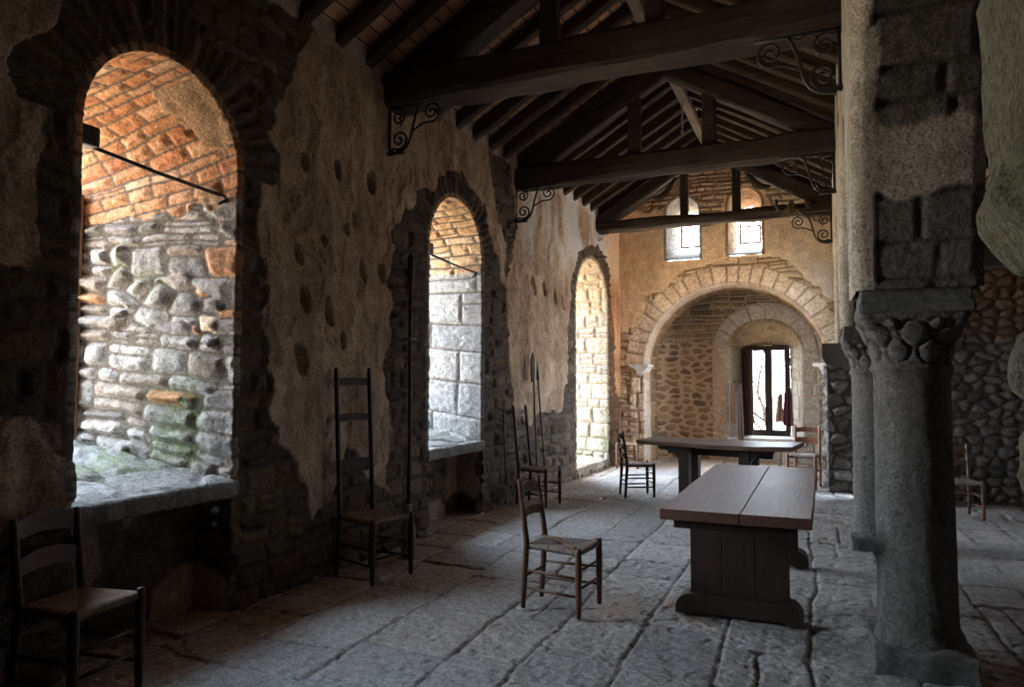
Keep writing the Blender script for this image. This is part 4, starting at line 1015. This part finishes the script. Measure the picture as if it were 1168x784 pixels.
# ------------------------------------------------------------------ tables
def sled(bm, x0, x1, y0, y1, z0, z1):
    """trestle foot with rounded ends and raised middle"""
    L = x1 - x0; pr = [(x0, z0)]
    pr += [(x0 + .13 * L, z0), (x0 + .15 * L, z0 + .02), (x1 - .15 * L, z0 + .02), (x1 - .13 * L, z0), (x1, z0)]
    r = (z1 - z0) * .75
    pr += [(x1 - r + r * math.cos(a), z1 - r + r * math.sin(a)) for a in [i * PI / 2 / 6 for i in range(7)]]
    pr += [(x0 + r - r * math.cos(a), z1 - r + r * math.sin(a)) for a in [PI / 2 - i * PI / 2 / 6 for i in range(7)]]
    b_prism(bm, pr, 'y', y0, y1)
e = empty('trestle_table', (-.51, 5.65, 0), label='heavy dark oak trestle table with a two plank top, nearest the viewer', category='table')
def T1(o): o.matrix_parent_inverse = Matrix.Translation(e.location).inverted(); return o
for a, b_ in ((-.945, -.473), (-.471, -.078)):
    bm = bmesh.new(); b_box(bm, (a, 4.405, .735), (b_, 6.9, .8), .006)
    bmesh.ops.subdivide_edges(bm, edges=[ed for ed in bm.edges if abs(ed.verts[0].co.y - ed.verts[1].co.y) > 1], cuts=30)
    for v in bm.verts:
        v.co.x += .006 * (float(vn(np.array(v.co.y * 3), np.array(v.co.x), 5)) - .5); v.co.z += .006 * (float(vn(np.array(v.co.y * 2), np.array(v.co.x * 4), 6)) - .5)
    T1(from_bm('top_plank', bm, M['table'], e))
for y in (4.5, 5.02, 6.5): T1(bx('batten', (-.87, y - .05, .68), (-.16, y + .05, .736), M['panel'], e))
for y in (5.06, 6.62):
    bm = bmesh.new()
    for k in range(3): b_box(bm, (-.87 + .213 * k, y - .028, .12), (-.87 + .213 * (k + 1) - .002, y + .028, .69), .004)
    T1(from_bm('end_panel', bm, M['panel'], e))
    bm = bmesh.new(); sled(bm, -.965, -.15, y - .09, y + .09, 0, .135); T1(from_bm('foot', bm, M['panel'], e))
for x in (-.80, -.32): T1(bx('side_rail', (x - .03, 5.08, .6), (x + .03, 6.6, .69), M['panel'], e))
# far table
e2 = empty('trestle_table', (-1.24, 9.30, 0), math.radians(-8.5), label='long narrow dark table standing across the hall in front of the apse', category='table')
bm = bmesh.new(); b_box(bm, (-.955, -.38, .745), (.955, .38, .8), .012)
bmesh.ops.subdivide_edges(bm, edges=[ed for ed in bm.edges if abs(ed.verts[0].co.x - ed.verts[1].co.x) > 1], cuts=24)
for v in bm.verts: v.co.z += .02 * (float(vn(np.array(v.co.x * 2), np.array(v.co.y * 2), 9)) - .5) + .012 * v.co.x ** 2; v.co.y += .012 * (float(vn(np.array(v.co.x * 4), np.array(v.co.z * 3), 10)) - .5)
from_bm('top', bm, M['table2'], e2)
bm = bmesh.new(); b_box(bm, (-.66, -.03, .62), (.66, .03, .745), .006); from_bm('rail', bm, M['panel'], e2)
for x in (-.375, .375):
    s = 1 if x > 0 else -1
    bm = bmesh.new(); b_box(bm, (x - .065, -.26, .08), (x + .065, -.13, .745), .008); l0 = from_bm('leg', bm, M['panel'], e2)
    bm = bmesh.new(); b_box(bm, (x - .065, .13, .08), (x + .065, .26, .745), .008); l1 = from_bm('leg', bm, M['panel'], e2)
    bm = bmesh.new(); b_box(bm, (x - .06, -.34, 0), (x + .06, .34, .09), .015); from_bm('foot', bm, M['panel'], e2)
    for yy in (-.195, .195):
        pr = [(x + s * .06, .745), (x + s * .34, .745), (x + s * .33, .70)] + [(x + s * (.33 - .27 * math.sin(a)), .70 - .16 * (1 - math.cos(a))) for a in [i * PI / 2 / 6 for i in range(1, 7)]]
        bm = bmesh.new(); b_prism(bm, pr, 'y', yy - .05, yy + .05); from_bm('corbel', bm, M['panel'], l0 if yy < 0 else l1)

# ------------------------------------------------------------------ things leaning on the window wall
e = empty('wooden_pole', (-3.60, 5.72, 0), label='tall dark pole leaning on the wall left of the white window', category='pole')
tube('shaft', [(0.02, 0, .0), (-.0, .05, 1.0), (-.04, .11, 1.9), (-.07, .16, 2.55)], [.02, .019, .018, .018], M['darkchair'], e)
tube('head', [(-.068, .157, 2.5), (-.071, .163, 2.58), (-.08, .177, 2.78), (-.081, .18, 2.82)], [.02, .036, .034, .015], M['darkchair'], e)
tube('cross_bar', [(-.035, -.01, 1.97), (-.043, .115, 1.98), (-.05, .24, 1.98)], [.01, .014, .01], M['darkchair'], e)
bm = bmesh.new()
pr = [(.0, 0), (.075, 0), (.08, .02), (.078, .18), (.05, .25), (.034, .28), (.034, .33), (.045, .34), (.0, .34)]
vs = [[bm.verts.new((r * math.cos(2 * PI * k / 20), r * math.sin(2 * PI * k / 20), z)) for k in range(20)] for r, z in pr[1:-1]]
for a, b_ in zip(vs[:-1], vs[1:]):
    for k in range(20): bm.faces.new((a[k], a[(k + 1) % 20], b_[(k + 1) % 20], b_[k]))
bm.faces.new(vs[0][::-1]); bm.faces.new(vs[-1])
pj = from_bm('stoneware_jar', bm, M['pot'], None, True); pj.location = (-3.47, 5.55, 0); pj.scale = (.8, .8, 1.35)
tag(pj, 'pale narrow necked jar on the floor at the foot of the tall pole', 'jar')
e = empty('fire_shovel', (-3.66, 8.12, 0), label='long handled black shovel leaning on the wall just past the white window', category='shovel')
tube('handle', [(0, 0, .28), (-.03, .03, .7), (-.06, .06, 1.2)], .012, M['iron'], e)
bm = bmesh.new()
rows = []
for i in range(9):
    t = i / 8; w = .02 + .06 * math.sin(min(1, t * 1.6) * PI / 2); z = .3 - .27 * t
    rows.append([bm.verts.new((.01 + (.015 if abs(k) == 2 else 0) + .02 * t, k / 2 * w, z)) for k in (-2, -1, 0, 1, 2)])
for a, b_ in zip(rows[:-1], rows[1:]):
    for k in range(4): bm.faces.new((a[k], a[k + 1], b_[k + 1], b_[k]))
o = from_bm('blade', bm, M['iron'], e, True); md = o.modifiers.new('t', 'SOLIDIFY'); md.thickness = .006
e = empty('wooden_paddle', (-3.57, 9.0, 0), label='long wooden oven paddle with a broad blade leaning behind the tall back chair', category='paddle')
tube('handle', [(0, -.02, .0), (-.05, .0, .9), (-.08, .02, 1.6)], .010, M['rafter'], e)
bm = bmesh.new(); b_prism(bm, [(-.04, 1.55), (-.06, 1.75), (-.05, 1.88), (.0, 1.95), (.05, 1.88), (.06, 1.75), (.04, 1.55)], 'x', -.095, -.078)
from_bm('blade', bm, M['rafter'], e)
e = empty('wooden_staff', (-3.55, 9.25, 0), label='thin dark staff with a pointed tip leaning right of the oven paddle', category='staff')
tube('shaft', [(0, 0, 0), (-.08, .02, .9), (-.14, .03, 1.6)], .011, M['darkchair'], e)
tube('tip', [(-.139, .03, 1.58), (-.142, .03, 1.65), (-.15, .03, 1.87)], [.022, .02, .003], M['iron'], e)

# ------------------------------------------------------------------ cloths by the apse window, wire on the apse wall, bare twigs outside
def cloth(name, x0, x1, y, z0, z1, mat, label, s, flare=.0, parent=None):
    q = np.linspace(0, 1, 40); t = np.linspace(0, 1, 40)
    T, Q = np.meshgrid(t, q, indexing='ij')
    w = .35 + .65 * T ** .6
    xc = x0 + (x1 - x0) * (.5 + flare * T)
    X = xc + (Q - .5) * (x1 - x0) * w
    Y = y - .03 * np.sin(Q * 4 * PI + s) * (.3 + T) - .02 * np.sin(Q * 9 * PI + T * 3 + s)
    Z = z1 - (z1 - z0) * T + .02 * np.sin(Q * 5 + s) - .04 * Q * T
    o = grid(name, np.stack([X, Y, Z], -1), None, None, None, mat); md = o.modifiers.new('t', 'SOLIDIFY'); md.thickness = .008
    return tag(o, label, 'cloth')
cloth('hanging_cloth', -1.71, -1.60, YB - .09, .75, 1.5, M['cloth_tan'], 'tan cloth hanging left of the bright apse window', 1)
cloth('hanging_cloth', -1.575, -1.45, YB - .09, .42, 1.48, M['cloth_grey'], 'grey longer cloth hanging next to the tan cloth, left of the apse window', 2)
cloth('hanging_cloth', -.74, -.54, YB - .10, .72, 1.42, M['cloth_red'], 'dark plum garment hanging right of the bright apse window', 3)
cloth('hanging_cloth', -.86, -.70, YB - .05, .78, 1.3, M['cloth_tan'], 'tan cloth end hanging under the plum garment, right of the apse window', 4, -.15)
for x, z in ((-1.63, 1.5), (-1.51, 1.48), (-.64, 1.42), (-.78, 1.3)):
    o = tube('wall_hook', [(x, YB + .02, z + .02), (x, YB - .10, z + .02), (x, YB - .12, z + .05)], .01, M['iron']); tag(o, 'small iron hook holding a cloth beside the apse window', 'hook', 'cloth hooks beside the apse window')
pts = []; rg = random.Random(3)
for i in range(90):
    t = i / 89; pts.append((-2.05 + 1.2 * t, YB - .06 + .01 * math.sin(i), 3.02 + .05 * math.sin(t * 26) + .03 * math.sin(t * 61) ))
o = tube('wire_garland', pts, .006, M['wire'], None, 5); tag(o, 'thin curly pale wire strung along the apse wall above the window niche', 'garland')
o = tube('hanging_wire', [(-1.22, YB - .06, 3.3), (-1.23, YB - .07, 3.15), (-1.22, YB - .06, 3.02)], .006, M['iron'], None, 5); tag(o, 'short dark wire hanging from the apse vault to the garland', 'wire')
bt_ = empty('bare_tree', (-1.2, 18.2, -.5), label='bare leafless tree outside the apse window', category='tree')
bm = bmesh.new(); rg = random.Random(12)
def branch(p, d, L, r, depth):
    pts = [p]; 
    for i in range(5):
        d = (d + Vector((rg.uniform(-.3, .3), rg.uniform(-.3, .3), rg.uniform(-.1, .25)))).normalized(); pts.append(pts[-1] + d * L / 5)
    b_tube(bm, pts, [r * (1 - .1 * i) for i in range(6)], 5)
    if depth:
        for k in range(3): branch(pts[rg.randint(2, 5)], (d + Vector((rg.uniform(-1, 1), rg.uniform(-.6, .6), rg.uniform(-.3, .6)))).normalized(), L * .65, r * .5, depth - 1)
branch(Vector((0, 0, 0)), Vector((.1, 0, 1)), 1.8, .07, 4)
from_bm('branches', bm, M['bark'], bt_, True)

# ------------------------------------------------------------------ daylight
w = bpy.data.worlds.new('overcast_sky'); bpy.context.scene.world = w; w.use_nodes = True; nt = w.node_tree
bg = nt.nodes['Background']; tc = N(nt, 'ShaderNodeTexCoord'); sp = N(nt, 'ShaderNodeSeparateXYZ'); nt.links.new(tc.outputs['Generated'], sp.inputs[0])
r = ramp(nt, math_(nt, 'ADD', math_(nt, 'MULTIPLY', sp.outputs[2], .5), .5), [(.0, (.34, .27, .19)), (.46, (.5, .42, .32)), (.51, (.80, .89, 1.0)), (1., (.60, .77, 1.0))])
nt.links.new(r, bg.inputs[0]); bg.inputs[1].default_value = 38
def portal(loc, rot, sx, sy):
    l = bpy.data.lights.new('sky_portal', 'AREA'); l.shape = 'RECTANGLE'; l.size = sx; l.size_y = sy; l.cycles.is_portal = True
    o = bpy.data.objects.new('sky_portal', l); C.objects.link(o); o.location = loc; o.rotation_euler = rot
# area lights shine along local -Z
for W in (W1o, W2o, W3o):
    zt = W['zs'] + W['r']; portal((float(Xw(W['c'])) - DEP - .03, W['c'], (W['z0'] + zt) / 2), (PI / 2, 0, -PI / 2), 2 * W['w'] + .1, zt - W['z0'] + .1)
for W in HI: portal((W['c'] + .06, YE + .8, 4.52), (-PI / 2, 0, 0), .42, .75)
portal((-1.08, YB + .9, 1.4), (-PI / 2, 0, 0), .95, 2.1)
portal((.86, WR_ADDED['c'], 2.3), (PI / 2, 0, PI / 2), 1.25, 2.9)
for W in AW_ADDED: portal((4.33, W['c'], 1.72), (PI / 2, 0, PI / 2), .6, 1.4)

# ------------------------------------------------------------------ camera
f_px, pitch, yaw = 807.03, math.radians(2.8375), math.radians(23.777)
cam = bpy.data.cameras.new('camera'); cam.sensor_width = 36; cam.sensor_fit = 'HORIZONTAL'; cam.lens = f_px / 1168 * 36; cam.clip_start = .05
co = bpy.data.objects.new('camera', cam); C.objects.link(co); co.location = (0, 0, 1.6); co.rotation_euler = (PI / 2 + pitch, 0, yaw)
sc = bpy.context.scene; sc.camera = co
sc.view_settings.view_transform = 'Standard'; sc.view_settings.look = 'None'; sc.view_settings.gamma = 1; sc.view_settings.use_curve_mapping = False
sc.view_settings.exposure = 0.2
sc.cycles.max_bounces = 10; sc.cycles.diffuse_bounces = 4; sc.cycles.sample_clamp_indirect = 12
